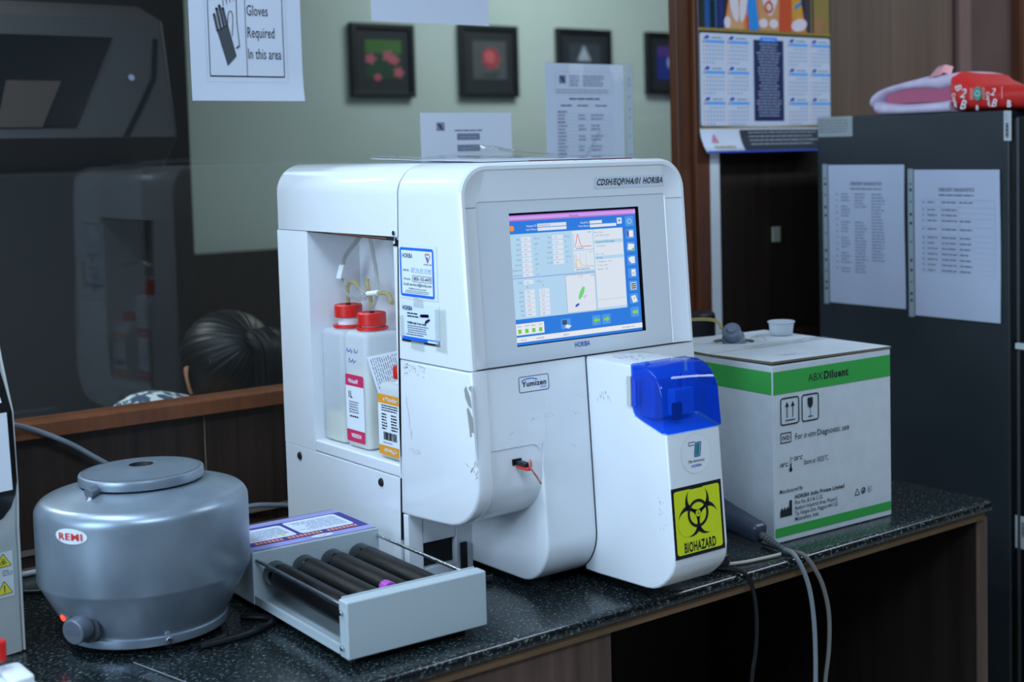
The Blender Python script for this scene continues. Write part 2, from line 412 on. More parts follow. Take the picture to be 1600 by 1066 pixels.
# rear housing: top cap
def lp(c, yf): return [(x, yf(z), z) for x, z in c]
g = G()
cap = lambda i: arch(-.0008 + i, W + .0008 - i, .489, ZT - i, .043)
g.loops([lp(cap(.0012), lambda z: yS(z) + .0024), lp(cap(.0004), lambda z: yS(z) + .0030), lp(cap(0), lambda z: yS(z) + .0042), lp(cap(0), lambda z: D - .006), lp(cap(.002), lambda z: D - .002), lp(cap(.006), lambda z: D)], WHITE)
g.build('rear_top_cover', an)
g = G().loops([lp(arch(.0014, W - .0014, .489, ZT - .0014, .0415), lambda z: yS(z) - .003), lp(arch(.0014, W - .0014, .489, ZT - .0014, .0415), lambda z: yS(z) + .006)], DARK, False, False, closed=False); g.build('cover_gap_shade', an)  # dark arch gives the cover gap its shade by colour
G().add([(-.0006, .1785, .4892), (-.0006, .438, .4892), (-.0006, .438, .4875), (-.0006, .1785, .4832)], [(0, 1, 2, 3)], DARK).add([(-.0008, .20, .4865), (-.0008, .36, .4880), (-.0008, .36, .4874), (-.0008, .20, .4852)], [(0, 1, 2, 3)], mat('orange_highlight', (150, 92, 60), .5)).build('bay_gap_shade', an, label='painted shade of the gap above the reagent bay')  # dark strip paints the gap's shade, orange line its highlight
# rear housing: body with the reagent bay open to the left
g = G()
def slant(x, y, z): return (x, yS(z) + .0025 if abs(y - .1785) < 1e-6 else y, z)
g.box(0, W, .438, D, .1495, .488, WHITE)          # back column
g.box(.088, W, .1785, .438, .1495, .488, WHITE)   # body behind the bay
g.box(.0, .088, .1785, .182, .1495, .488, WHITE)
g.xform(slant); g.build('rear_body', an)
g = G().box(.0005, .088, .183, .438, .1495, .1675, WHITE); g.build('reagent_bay_ledge', an, bevel=.003)
g = G().box(0, W, .1785, D, .014, .1488, WHITE); g.xform(slant); g.build('rear_lower_panel', an, bevel=.0008)
g = G()
for y in (.4899, .2377): g.lathe([(.0, 0), (.006, 0), (.0068, .0012), (.005, .0026), (.002, .0022), (0, .0022)], (0, 0, 0), RUBBER, 18) if 0 else g.cyl((.0005, y, .1344), (-.0022, y, .1344), .0068, RUBBER, 20, .0055)
for k, y in enumerate((.4899, .2377)):
    G().cyl((.0005, y, .1344), (-.0024, y, .1344), .0068, RUBBER, 20, .0052).cyl((-.0023, y, .1344), (-.0018, y, .1344), .003, DARK, 6).build('panel_plug', an)
g = G().box(-.0018, .003, .1715, .1745, .478, .4875, BLACK).cyl((-.003, .1765, .494), (.001, .1765, .494), .0035, CHROME, 12).box(-.0012, .002, .171, .18, .476, .479, BLACK)
g.build('panel_latch', an, label='small black and chrome panel latch')
g = G().box(.0008, .004, .1762, .1792, .06, .4775, DARK); g.xform(lambda x, y, z: (x, y - .042 * (z - .318), z)); g.build('seam_shade', an, label='dark strip for the shade in the side seam')  # dark box filling the seam, shade put into its colour
for (x, y) in ((.14, .05), (.14, .48), (.36, .05), (.36, .48), (.03, .48)):
    G().cyl((x, y, 0), (x, y, .016), .014, RUBBER, 18).build('foot', an)

# front upper cover with the sunken screen panel
pn = lambda z: yF(z) + .0085
g = G()
A_ = lambda i, r: arch(i, W - i, ZS + .0004, ZT - i, r)
g.loops([lp(A_(.0012, .042), yS), lp(A_(0, .043), lambda z: yS(z) - .0015), lp(A_(0, .043), lambda z: yF(z) + .009), lp(A_(.0012, .0418), lambda z: yF(z) + .0035),
         lp(A_(.004, .040), lambda z: yF(z) + .0004), lp(A_(.0085, .036), lambda z: yF(z) + .0006),
         lp(A_(.0105, .035), lambda z: yF(z) + .0022),
         lp(arch(.0282, W - .0344, ZS + .0004, .5392, .006), lambda z: pn(z) - .0012), lp(arch(.0292, W - .0354, ZS + .0004, .5382, .005), lambda z: pn(z) - .0012), lp(arch(.0300, W - .0362, ZS + .0004, .537, .004), lambda z: pn(z) + .0001), lp(arch(.034, W - .040, ZS + .0004, .533, .004), lambda z: pn(z) + .0006)], WHITE, cap1=False)
g.build('front_upper_cover', an, smooth=30)
for xa, xb in ((.0088, .0288), (W - .0350, W - .0088)):
    ya, yb = (yF(.531) + .0008, pn(.531) - .0014) if xa < .1 else (pn(.531) - .0014, yF(.531) + .0008)
    G().add([(xa, ya - .0004, .5306), (xb, yb - .0004, .5306), (xb, yb - .0004, .5314), (xa, ya - .0004, .5314)], [(0, 1, 2, 3)], mat('joint_grey', (150, 156, 162), .7)).build('rim_joint', an)
# panel with the screen opening
SX0, SX1, SZ0, SZ1 = .0815, .3066, .3425, .5208
P0 = Vector((0, pn(.321), .321)); PV = Vector((0, .066, 1)).normalized()
pf = lambda u, v, h: (u, pn(.321 + v * PV.z) - h * PV.z, .321 + v * PV.z + h * .066)
zz = lambda z: (z - .321) / PV.z
d = Dec(pf, 1)
xs = [.0299, SX0, SX1, W - .0361]; vs_ = [zz(ZS + .0004), zz(SZ0), zz(SZ1), zz(.537)]
for i in range(3):
    for j in range(3):
        if (i, j) != (1, 1): d.poly([(xs[i], vs_[j]), (xs[i + 1], vs_[j]), (xs[i + 1], vs_[j + 1]), (xs[i], vs_[j + 1])], BEZEL, 0)
for (a, b) in (((SX0, vs_[1]), (SX1, vs_[1])), ((SX1, vs_[1]), (SX1, vs_[2])), ((SX1, vs_[2]), (SX0, vs_[2])), ((SX0, vs_[2]), (SX0, vs_[1]))):
    d.add([pf(a[0], a[1], 0), pf(b[0], b[1], 0), pf(b[0], b[1], -.005), pf(a[0], a[1], -.005)], [(0, 1, 2, 3)], BLACK)
d.add([pf(xs[0], vs_[0], -.012), pf(xs[3], vs_[0], -.012), pf(xs[3], vs_[3], -.012), pf(xs[0], vs_[3], -.012)], [(0, 1, 2, 3)], BLACK)
d.build('screen_bezel', an, fixn=False)
d = Dec(pf); d.text(.1775, zz(.3322), 'HORIBA', .0095, ink(40, 80, 180), 2, bold=.02, fit=.0262)
d.build('bezel_logo', an, label='blue lettering under the screen')

# touch screen picture
sf = lambda u, v, h: pf(SX0 + .0015 + u * (SX1 - SX0 - .0045), zz(SZ0 + .001) + v * (zz(SZ1) - zz(SZ0) - .004), -.004 + h)
class Scr(Dec): pass
s_ = Scr(sf, .00012)
gB = glow(52, 130, 232); gL = glow(186, 222, 250); gP = glow(228, 238, 252); gW = glow(240, 243, 252); gT = glow(120, 140, 175); gK = glow(60, 80, 130); gR = glow(230, 90, 110)
s_.rect(0, 0, 1, 1, gB, 0)
s_.rect(0, .955, 1, 1, glow(188, 120, 232), 1); s_.rect(0, .965, 1, .99, glow(214, 168, 240), 2)
s_.text(.5, .966, 'Results', .024, gK, 3, 'C')
s_.disc((.02, .90), .018, glow(255, 150, 70), 2, ry=.022)
for (x, y, t) in ((.205, .905, 'Sample ID'), (.205, .878, 'Last Name'), (.612, .905, 'Rack/Pos'), (.612, .878, 'First Name')): s_.text(x, y, t, .022, gW, 2, 'R', sx=.8)
s_.rect(.212, .90, .435, .926, gP, 1); s_.rect(.212, .87, .435, .895, gP, 1); s_.rect(.62, .90, .72, .924, gP, 1); s_.rect(.62, .87, .835, .894, gP, 1)
s_.text(.217, .906, '126040000787', .020, gT, 2, sx=.8)
s_.rect(.842, .885, .882, .935, gP, 2); s_.text(.862, .896, '+', .045, gB, 3, 'C', bold=.03)
s_.rect(.0, .20, .885, .855, gL, 1, r=.008); s_.rect(.645, .22, .88, .85, gP, 2, r=.006)
s_.rect(0, .512, .635, .518, glow(120, 170, 230), 2)
rows = ['RBC', 'HGB', 'HCT', 'MCV', 'MCH', 'MCHC', 'RDW-CV', 'RDW-SD']; vals = ['4.14', '13.2', '36.9', '78.1', '25.1', '32.1', '20.4', '54.6']; un = ['10\u2076/\u00b5L', 'g/dL', '%', '\u00b5m\u00b3', 'pg', 'g/dL', '%', '\u00b5m\u00b3']
for i, (a, b, c) in enumerate(zip(rows, vals, un)):
    v = .805 - i * .0395; red = i > 5
    s_.text(.075, v, a, .021, gT, 3, 'R', sx=.75); s_.rect(.085, v - .008, .155, v + .024, gP, 2); s_.text(.10, v, b, .020, gR if red else gT, 3, sx=.75)
    s_.text(.18, v, c, .021, gT, 3, sx=.75)
rows = ['PLT', 'PCT', 'MPV', 'PDW', 'P-LCC', 'P-LCR']; vals = ['195', '0.15', '7.9', '14.3', '48', '24.6']; un = ['10\u00b3/\u00b5L', '%', '\u00b5m\u00b3', '\u00b5m\u00b3', '10\u00b3/\u00b5L', '%']
for i, (a, b, c) in enumerate(zip(rows, vals, un)):
    v = .805 - i * .0395
    s_.text(.31, v, a, .021, gT, 3, 'R', sx=.75); s_.rect(.32, v - .008, .40, v + .024, gP, 2); s_.text(.335, v, b, .020, gT, 3, sx=.75); s_.text(.415, v, c, .021, gT, 3, sx=.75)
for (y0, y1, c) in ((.70, .85, gR), (.535, .69, glow(240, 200, 60))):
    s_.rect(.475, y0, .635, y1, gP, 2); s_.line((.48, y0 + .022), (.63, y0 + .022), .002, gR if y0 > .6 else gT, 3); s_.line((.482, y0 + .02), (.482, y1 - .02), .002, gT, 3)
s_.pline([(.49 + .13 * t / 20, .724 + .10 * math.exp(-((t - 4) / 2.2) ** 2)) for t in range(21)], .004, gR, 4)
s_.pline([(.49, .56), (.495, .62), (.51, .625), (.52, .60), (.535, .58), (.55, .572), (.63, .565)], .004, glow(240, 200, 60), 4)
for x in (.495, .53, .572): s_.line((x, .555), (x, .67), .0015, gT, 3)
s_.text(.628, .83, 'RBC', .016, gT, 3, 'R'); s_.text(.628, .668, 'PLT', .016, gT, 3, 'R')
s_.greek(.50, .703, .57, .716, 1, gT, 3); s_.greek(.49, .537, .62, .55, 1, gT, 3)
rows = ['NEU', 'LYM', 'MON', 'EOS', 'BAS', 'LIC']; v1 = ['4.54', '1.58', '0.30', '0.06', '0.03', '0.06']; v2 = ['71.1', '22.5', '4.1', '0.9', '0.4', '0.8']
s_.text(.075, .472, 'WBC', .021, gT, 3, 'R', sx=.75); s_.rect(.085, .464, .155, .496, gP, 2); s_.text(.10, .472, '6.51', .02, gT, 3, sx=.75); s_.text(.18, .472, '10\u00b3/\u00b5L', .021, gT, 3, sx=.75)
s_.text(.10, .437, '#', .021, gT, 3); s_.text(.22, .437, '%', .021, gT, 3)
for i, (a, b, c) in enumerate(zip(rows, v1, v2)):
    v = .397 - i * .035
    s_.text(.075, v, a, .021, gT, 3, 'R', sx=.75)
    for x, t in ((.085, b), (.195, c)):
        s_.rect(x, v - .008, x + .075, v + .022, gP, 2); s_.text(x + .015, v, t, .020, gR if i == 3 else gT, 3, sx=.75)
s_.rect(.40, .205, .635, .505, gP, 2)
s_.frame(.40, .205, .635, .505, .0025, gT, 3)
s_.text(.628, .482, 'DIF', .018, gT, 4, 'R')
el = lambda c, a, b, th: [(c[0] + a * math.cos(t) * math.cos(th) - b * math.sin(t) * math.sin(th), c[1] + a * math.cos(t) * math.sin(th) + b * math.sin(t) * math.cos(th)) for t in [2 * PI * i / 20 for i in range(20)]]
s_.poly(el((.52, .355), .055, .016, 1.15), glow(120, 222, 130), 4); s_.poly(el((.48, .262), .02, .009, .6), glow(70, 80, 200), 4); s_.poly(el((.545, .325), .018, .008, .5), glow(215, 200, 245), 4)
random.seed(3)
for k in range(40): s_.disc((.52 + random.gauss(0, .03), .34 + random.gauss(0, .055)), .0022, random.choice([glow(120, 222, 130), glow(215, 200, 245), glow(240, 190, 150)]), 4, 6)
for k in range(14): s_.disc((.54 + random.gauss(0, .03), .485 + random.gauss(0, .008)), .003, glow(245, 170, 120), 4, 6)
s_.text(.65, .822, 'Run Date', .018, gT, 3); s_.text(.655, .795, '23/01/2020 07:18:22', .018, gT, 3, sx=.75)
s_.rect(.648, .735, .878, .765, gL, 3); s_.text(.655, .744, 'Suspected Pathologies', .021, gK, 4, sx=.8); s_.text(.66, .712, 'Anisocytosis', .018, gT, 4, sx=.8)
s_.text(.655, .645, 'RLR   2.93', .018, gT, 4, sx=.8); s_.rect(.648, .61, .878, .637, gL, 3); s_.text(.655, .616, 'Scoring', .020, gK, 4, sx=.8)
for i, t in enumerate(('P. falciparum : 0.23', 'P. vivax : 0.05', 'Dengue : 0.23')): s_.text(.66, .585 - i * .03, t, .018, gT, 4, sx=.8)
s_.line((.65, .285), (.878, .285), .0015, gT, 3)
ic = [(.945, .90, 0), (.945, .795, 1), (.945, .69, 2), (.945, .58, 3), (.945, .475, 4), (.945, .37, 5), (.945, .265, 6), (.945, .155, 7)]
for x, y, k in ic:
    s_.rect(x - .035, y - .04, x + .035, y + .042, glow(86, 158, 240), 1, r=.008)
    if k in (1, 3, 4): s_.rect(x - .008, y - .025, x + .026, y + .03, gW, 2, r=.004)
    if k == 1: s_.rect(x - .028, y - .015, x - .014, y + .03, glow(150, 60, 120), 2)
    if k == 2: s_.poly([(x - .03, y - .02), (x + .02, y - .03), (x + .03, y + .02), (x - .02, y + .03)], gW, 2); s_.disc((x + .018, y - .022), .012, glow(120, 210, 90), 3)
    if k == 3: s_.poly(el((x, y), .032, .018, -.8), gW, 3)
    if k == 4: s_.text(x + .008, y - .012, 'A', .03, gT, 3, 'C')
    if k == 5: 
        s_.rect(x - .022, y - .03, x + .025, y + .028, gW, 2)
        for j in range(3): s_.rect(x - .018, y - .024 + j * .017, x + .022, y - .013 + j * .017, glow(70, 84, 104), 3)
    if k == 6: s_.poly([(x - .025, y + .02), (x + .01, y + .03), (x + .028, y - .025), (x - .01, y - .034)], gW, 2); s_.text(x, y - .014, '?', .04, glow(60, 150, 60), 3, 'C')
    if k == 7: 
        for dx in (-.002, -.024): s_.poly([(x + dx + .026, y - .02), (x + dx, y), (x + dx + .026, y + .02)], glow(150, 225, 80), 3)
    if k == 0: s_.ring((x, y), .012, .022, glow(150, 200, 250), 2)
s_.rect(0, .078, .215, .165, gW, 2)
for i, t in enumerate(('QUAL', 'COMM', 'REAG', 'SYST')):
    s_.text(.03 + i * .052, .14, t, .015, gK, 3, 'C', sx=.8); s_.rect(.018 + i * .052, .09, .043 + i * .052, .123, glow(110, 214, 90), 3, r=.005)
for x in (.625, .705): s_.rect(x - .035, .085, x + .035, .165, glow(86, 158, 240), 1, r=.006)
s_.poly([(.60, .125), (.62, .15), (.62, .135), (.65, .135), (.65, .115), (.62, .115), (.62, .10)], glow(140, 220, 70), 3)
s_.poly([(.73, .125), (.71, .15), (.71, .135), (.685, .135), (.685, .115), (.71, .115), (.71, .10)], glow(140, 220, 70), 3)
s_.rect(.345, .085, .42, .165, glow(86, 158, 240), 1, r=.006); s_.rect(.355, .12, .39, .155, glow(70, 84, 104), 2); s_.poly([(.37, .10), (.40, .085), (.425, .105), (.39, .12)], gW, 3)
s_.rect(0, .022, 1, .062, gW, 2)
for x, t in ((.05, 'v 5.0.1.8'), (.18, 'LINEAIRE'), (.38, 'READY'), (.88, '23/01/2020 16:36')): s_.text(x, .034, t, .018, gK, 3, 'C', sx=.8)
scr = s_.build('touch_screen', an, label='lit blue screen with blood count results')

# asset label on the slope above the screen
lo = plane((.2255, .0172, .5495), (1, 0, .008), (0, -.0075 / .030 * 0 + -.28, 1))
YT = yF(.5785) + .0024; YB = pn(.5392) - .0012
SL = lambda u, v, h: Vector((.2265 + u, YB + (YT - YB) * (.5485 + v - .5392) / (.5785 - .5392) - h - .0002, .5485 + v))
d = Dec(SL); d.rect(0, 0, .129, .0165, ink(206, 214, 226), 1); d.text(.004, .005, 'CDSH/EQP/HA/01 HORIBA', .0122, K, 3, bold=.02, fit=.122, shear=.2)
ASSET = d

# lower front: side cover rim, nose with key, centre body
arc = lambda c, r, a0, a1, n=10: [(c[0] + r * math.cos(a0 + (a1 - a0) * i / n), c[1] + r * math.sin(a0 + (a1 - a0) * i / n)) for i in range(n + 1)]
def nose(off, zt):
    p = [(yS(zt), zt), (yF(zt) + off, zt), (yF(.19) + off, .19)]
    for y, z in ((-.0122, .165), (-.0085, .150), (-.001, .1365), (.010, .125), (.022, .1165), (.036, .110), (.0535, .1055), (.075, .1035), (.0953, .1022)): p.append((y + off, z))
    p += [(.1624, .0985), (yS(.0985), .0985)]
    return p
ZL = ZS - .0006
g = G().prism(nose(-.0012, ZL), 0, .0245, WHITE, 'X', r=.0045, r1=.004); g.build('side_cover', an, smooth=40)
g = G().prism(nose(.0035, .2115), .0235, .1062, WHITE, 'X'); g.build('tube_inlet_cover', an, smooth=40)
p = [(yS(ZL), ZL), (yF(ZL) + .002, ZL), (yF(.2118) + .002, .2118), (yS(.2118), .2118)]
g = G().prism(p, .0235, .1150, WHITE, 'X')
g.prism([(.1066, .2120), (.0900, .2120), (.0945, .2112), (.0990, .2085), (.1030, .2040), (.1055, .1985), (.1066, .1920)], yF(.204) + .0022, yF(.204) + .0065, WHITE, 'Y')
zc = .075
p2 = [(yS(ZL), ZL), (yF(ZL) + .002, ZL)] + [(yF(zc) + .0025, zc)] + arc((.0475, zc), .0475 - yF(zc) - .0025, PI, 1.5 * PI, 12)[1:] 
p2 = [(y, z if i < 3 else max(.012, zc - (zc - z) * (zc - .012) / (.0475 - yF(zc) - .0025))) for i, (y, z) in enumerate(p2)] + [(yS(.012), .012)]
g.prism(p2, .1055, W, WHITE, 'X', r=.004, r1=.003)
g.build('front_lower_cover', an, smooth=40)
g = G().prism([(yS(ZS) - .002, ZS - .0007), (yF(ZS) + .004, ZS - .0007), (yF(ZS) + .004, ZS + .0005), (yS(ZS) - .002, ZS + .0005)], .002, W - .002, mat('seam_grey', (96, 100, 104), .7), 'X'); g.build('cover_seam', an)
g = G().prism(inset(p2, -.0011), ML - .0016, ML + .001, mat('gap_shade_grey', (70, 74, 78), .7), 'X').build('module_gap_shade', an)  # thin dark collar painting the shade of the gap beside the module
# rack loader bay under the nose
BW = .168
g = G().box(.0, .024, BW - .0005, BW + .012, .012, .0988, WHITE)
g.box(.078, .1065, BW, BW + .012, .004, .0988, WHITE).box(.024, .078, BW, BW + .012, .054, .0988, WHITE).box(.024, .078, BW, BW + .012, .004, .018, WHITE2)
g.build('loader_wall', an, bevel=.0015)
g = G().box(.0245, .0775, BW + .012, BW + .06, .0185, .0535, DARK); g.build('loader_slot', an, fixn=True)
g = G().box(.012, .094, .10, BW - .001, .002, .006, mat('dark_grey_tray', (40, 43, 46), .5)).box(.012, .094, .098, .1015, .002, .010, mat('dark_grey_tray', (40, 43, 46), .5)).box(.0835, .0945, BW - .004, BW - .0006, .006, .044, DARK)
g.build('rack_tray', an, bevel=.001)
# key in the inlet cover
g = G().box(.0575, .0715, -.0105, -.0035, .1885, .1965, BLACK).prism(rpoly([(.0605, -.008), (.0605, -.034), (.0695, -.034), (.0695, -.008)], [.001, .004, .004, .001], 4), .189, .1945, BLACK, 'Z', r=.001)
kb = g.build('sampling_key', an, label='black and red plastic key')
G().prism(rpoly([(.061, -.012), (.061, -.0385), (.069, -.0385), (.069, -.012)], [.001, .004, .004, .001], 4), .1845, .1889, mat('red_key_plastic', (200, 52, 40), .4), 'Z', r=.001).build('key_underside', kb)
g = G().tube([(.066, -.0375, .186), (.067, -.039, .194), (.0655, -.038, .199), (.0645, -.039, .193), (.068, -.04, .184), (.074, -.04, .176), (.081, -.04, .165)], .0013, mat('red_white_string', (196, 110, 100), .8, noise=40, nscale=500), 8)
g.build('key_string', kb)

# sampling module with blue window
ML, MR = .190, .287
yD = lambda z: -.1692 - .079 * (.224 - z) * -1 if 0 else -.1692 + .079 * (z - .224)
prof = [(.012, .3185), (-.1005, .3155), (-.1035, .2475), (yD(.2325) + .004, .2325), (yD(.2315), .2305), (yD(.075), .075)] + [(y, z) for y, z in ((-.1795, .060), (-.1755, .050), (-.168, .041), (-.157, .0315), (-.146, .0245), (-.1346, .0205), (-.12, .0185))] + [(-.02, .0155), (.012, .0155)]
g = G().prism(prof, ML, MR, WHITE, 'X', r=.0035, r1=.007); g.build('sampling_module', an, smooth=38)
g = G().box(.2, .278, -.135, -.104, .2475, .30, mat('sampler_block', (150, 165, 190), .5)).box(.222, .256, -.150, -.135, .25, .285, WHITE2).cyl((.238, -.142, .285), (.238, -.142, .305), .003, CHROME, 12).box(.218, .232, -.1535, -.147, .245, .268, DARK)
g.build('sampler_mechanism', an, bevel=.001)
# blue window: a thin hooded shell
BLUE = clear('blue_acrylic', (.12, .36, .98, 1), .8, .04, 1.45, (22, 92, 240), .34)
def hood(o):
    yb = -.0995; yt = yD(.28)
    q = [(yb, .3185 - o)] + [(y, z) for y, z in arc((yD(.275) + .045, .2735), .045 - o, PI / 2, PI, 10)] + [(yD(.2325) - .0012 + o, .2325)]
    return q
def backedge(): return [(-.0995, .2625)] 
g = G(); out = hood(0); x0, x1 = ML - .0016, MR + .0016; HC = Vector((-.118, .268))
def shr(k): return [tuple(HC + (Vector(q) - HC) * k) for q in out]
def skin_(pr, x): return [(x, y, z) for y, z in pr]
g.loops([skin_(shr(.93), x0), skin_(shr(.975), x0 + .0008), skin_(out, x0 + .004), skin_(out, x1 - .004), skin_(shr(.975), x1 - .0008), skin_(shr(.93), x1)], BLUE, False, False, closed=False)
for xa in (x0, x1):
    ck = shr(.93) + [(yD(.2325) + .0060, .2328), (-.128, .2430), (-.114, .2478), (-.105, .2530), (-.1015, .2620)]
    g.add([(xa, y, z) for y, z in ck], [tuple(range(len(ck)))], BLUE)
w_ = g.build('blue_window', an, label='translucent blue hooded window', smooth=50)
G().box(ML - .0035, ML - .0008, -.101, -.093, .262, .302, mat('hinge_plastic', (190, 198, 190), .4)).build('window_hinge', w_, bevel=.0006)
G().box(ML - .0028, ML - .0016, -.1115, -.1025, .263, .299, mat('blue_hinge_plate', (24, 62, 200), .3)).build('hinge_plate', w_, bevel=.0004)

# stickers on the module
mf = lambda u, v, h: Vector((.1905 + u, yD(.0685 + v) - h, .0685 + v + h * .079))
d = Dec(mf, .0002)
Y = ink(206, 216, 38, .45)
d.rect(0, 0, .0885, .0925, K, 1); d.rect(.004, .0045, .0845, .088, Y, 2, r=.004)
bc = (.0437, .0545); q = .00140
for th in (0, 2 * PI / 3, -2 * PI / 3): d.disc((bc[0] - q * 11 * math.sin(th), bc[1] + q * 11 * math.cos(th)), q * 15, K, 3, 48)
for th in (0, 2 * PI / 3, -2 * PI / 3):
    d.poly([(bc[0] - q * 15.6 * math.sin(th) + q * 12 * math.cos(t), min(.0872, bc[1] + q * 15.6 * math.cos(th) + q * 12 * math.sin(t))) for t in [2 * PI * i / 48 for i in range(48)]], Y, 4)
d.ring(bc, q * 10.4, q * 13.2, K, 5)
d.disc(bc, q * 3.2, Y, 6)
for th in (PI / 2, PI / 2 + 2 * PI / 3, PI / 2 - 2 * PI / 3):
    d.line((bc[0] - q * 3 * math.cos(th), bc[1] - q * 3 * math.sin(th)) if 0 else bc, (bc[0] + q * 6.5 * math.cos(th), bc[1] + q * 6.5 * math.sin(th)), q * 1.3, Y, 6)
d.text(.0443, .0068, 'BIOHAZARD', .0178, K, 3, 'C', bold=.03, fit=.056)
d.build('biohazard_sticker', an, label='yellow and black BIOHAZARD sticker')
d = Dec(lambda u, v, h: mf(u + .0477, v + .1325, h), .0002)
d.disc((0, 0), .0262, ink(224, 228, 232, .3), 1, 40); d.ring((0, 0), .0260, .0263, ink(196, 200, 202), 2)
for i, c in enumerate(((70, 150, 90), (40, 130, 150), (40, 90, 180), (120, 180, 80))): d.poly([(-.002 + i * .0022, -.003), (.0003 + i * .0022, -.003), (.0028 + i * .0022, .013), (.0005 + i * .0022, .013)], ink(*c), 2)
d.pline([(-.003, -.004), (.0072, -.004), (.0102, .0142), (.0, .0142), (-.003, -.004)], .0011, ink(50, 70, 160), 3)
d.pline([(-.0008, .0155), (-.0115, .0155), (-.012, .0115), (-.002, .0115)], .0011, ink(100, 80, 150), 3)
d.text(0, -.0112, '70th Anniversary', .0052, K, 3, 'C', bold=.015, fit=.029); d.text(0, -.0175, 'HORIBA', .0048, BLU, 3, 'C', bold=.02)
d.build('anniversary_sticker', an, label='round 70th Anniversary sticker')
# model badge
bf = lambda u, v, h: Vector((.0752 + u, yF(.282 + v) + .002 - h, .282 + v))
d = Dec(bf, .0002); d.rect(0, 0, .0492, .0213, ink(222, 228, 234), 1, r=.0025); d.frame(0, 0, .0492, .0213, .0009, ink(70, 76, 84), 2, r=.0025)
d.text(.0045, .0078, 'Yumizen', .0098, ink(24, 34, 60), 3, bold=.025, fit=.040); d.text(.0445, .0032, 'H550', .0045, ink(70, 130, 220), 3, 'R')
d.pline([(.0045 + .026 * t, .0145 + .0036 * math.sin(PI * (t * .8 + .1))) for t in [i / 10 for i in range(11)]], .0012, ink(40, 110, 220), 3)
d.build('model_badge', an, label='white name badge with blue arc')
ASSET.build('asset_label', an, label='white strip with black slanted asset number')
# stickers on the left side
def side(y, z): return lambda u, v, h: Vector((-.0003 - h, y - u, z + v))
d = Dec(side(.1642, .4085), .0002); B2 = ink(26, 104, 216)
d.rect(-.003, -.003, .095, .072, ink(216, 226, 232), 1); d.rect(0, 0, .087, .067, ink(222, 231, 240), 2, r=.003); d.frame(0, 0, .087, .067, .0036, B2, 3, r=.004)
d.text(.007, .053, 'HORIBA', .0085, NAVY, 3, bold=.02, fit=.026)
d.pline([(.066, .058), (.069, .0605), (.072, .058), (.075, .0605), (.078, .057), (.072, .048), (.066, .058)], .0014, ink(190, 60, 60), 3); d.poly([(.068, .056), (.073, .055), (.0735, .048)], B2, 3)
d.text(.072, .0445, 'HORIBA CARE', .0032, NAVY, 3, 'C')
d.text(.008, .0345, 'SERIAL NO.', .0042, K, 3, bold=.01, sx=.7); d.text(.028, .0345, '207 YA XH 10 W5', .0075, ink(90, 150, 200), 3, fit=.052, shear=.2); d.line((.028, .0335), (.082, .0335), .0004, GR, 3)
d.text(.008, .0225, 'Toll Free No.', .0044, K, 3, bold=.01, sx=.7); d.frame(.031, .0205, .082, .0295, .0006, K, 3, r=.001); d.text(.0335, .0226, '1800-103-4470', .0072, K, 3, bold=.015, fit=.046)
d.text(.008, .0150, 'E-mail service.in@horiba.com', .0058, K, 3, bold=.01, fit=.072)
d.text(.0435, .0098, 'HORIBA India Private Limited', .0036, K, 3, 'C'); d.greek(.012, .0045, .078, .009, 2, GR, 3)
d.build('service_label', an, label='blue bordered service label with phone number')
d = Dec(side(.1655, .3465), .0002)
d.rect(0, 0, .098, .0535, ink(214, 226, 240), 1); d.rect(0, .0, .098, .0065, B2, 2); d.rect(0, -.001, .098, .0018, K, 3); d.rect(.068, .002, .094, .005, ink(210, 224, 240), 4)
d.text(.004, .043, 'HORIBA', .0085, NAVY, 3, bold=.02, fit=.026)
d.text(.016, .035, 'Deepak Fadatay', .0044, K, 3, bold=.01) if 0 else d.greek(.016, .033, .045, .041, 2, ink(40, 44, 60), 3)
d.text(.016, .0245, 'HORIBA India Private Limited', .0046, K, 3, bold=.02, sx=.8); d.greek(.016, .0115, .083, .0235, 4, GR, 3); d.greek(.012, .0085, .08, .0112, 1, ink(60, 70, 90), 3)
d.pline([(.050, .036), (.054, .039), (.055, .0355), (.059, .0395), (.060, .036), (.064, .0398), (.066, .0365), (.070, .040), (.071, .0375), (.054, .0375), (.070, .0385)], .0028, ink(24, 38, 96), 4)
d.pline([(.062, .027), (.066, .032), (.0665, .0285), (.070, .0335), (.071, .031), (.074, .0345)], .0026, ink(24, 38, 96), 4)
d.build('contact_card', an, label='white contact card with ink scribbles')
d = Dec(side(.1655, .34), .0002)
for (a, b, c, e) in ((.088, .0, .1155, .057), (.035, .055, .06, .067), (.025, -.003, .058, .008), (-.004, .012, .008, .042)):
    d.poly([(a + random.uniform(-.001, .001), b), (c, b + random.uniform(-.002, .002)), (c + random.uniform(-.001, .001), e), (a, e + random.uniform(-.002, .002))], TAPE, 6)
d.build('tape_strip', an, label='yellowed clear tape strips over the card', flat=True).data.name = 'tape'
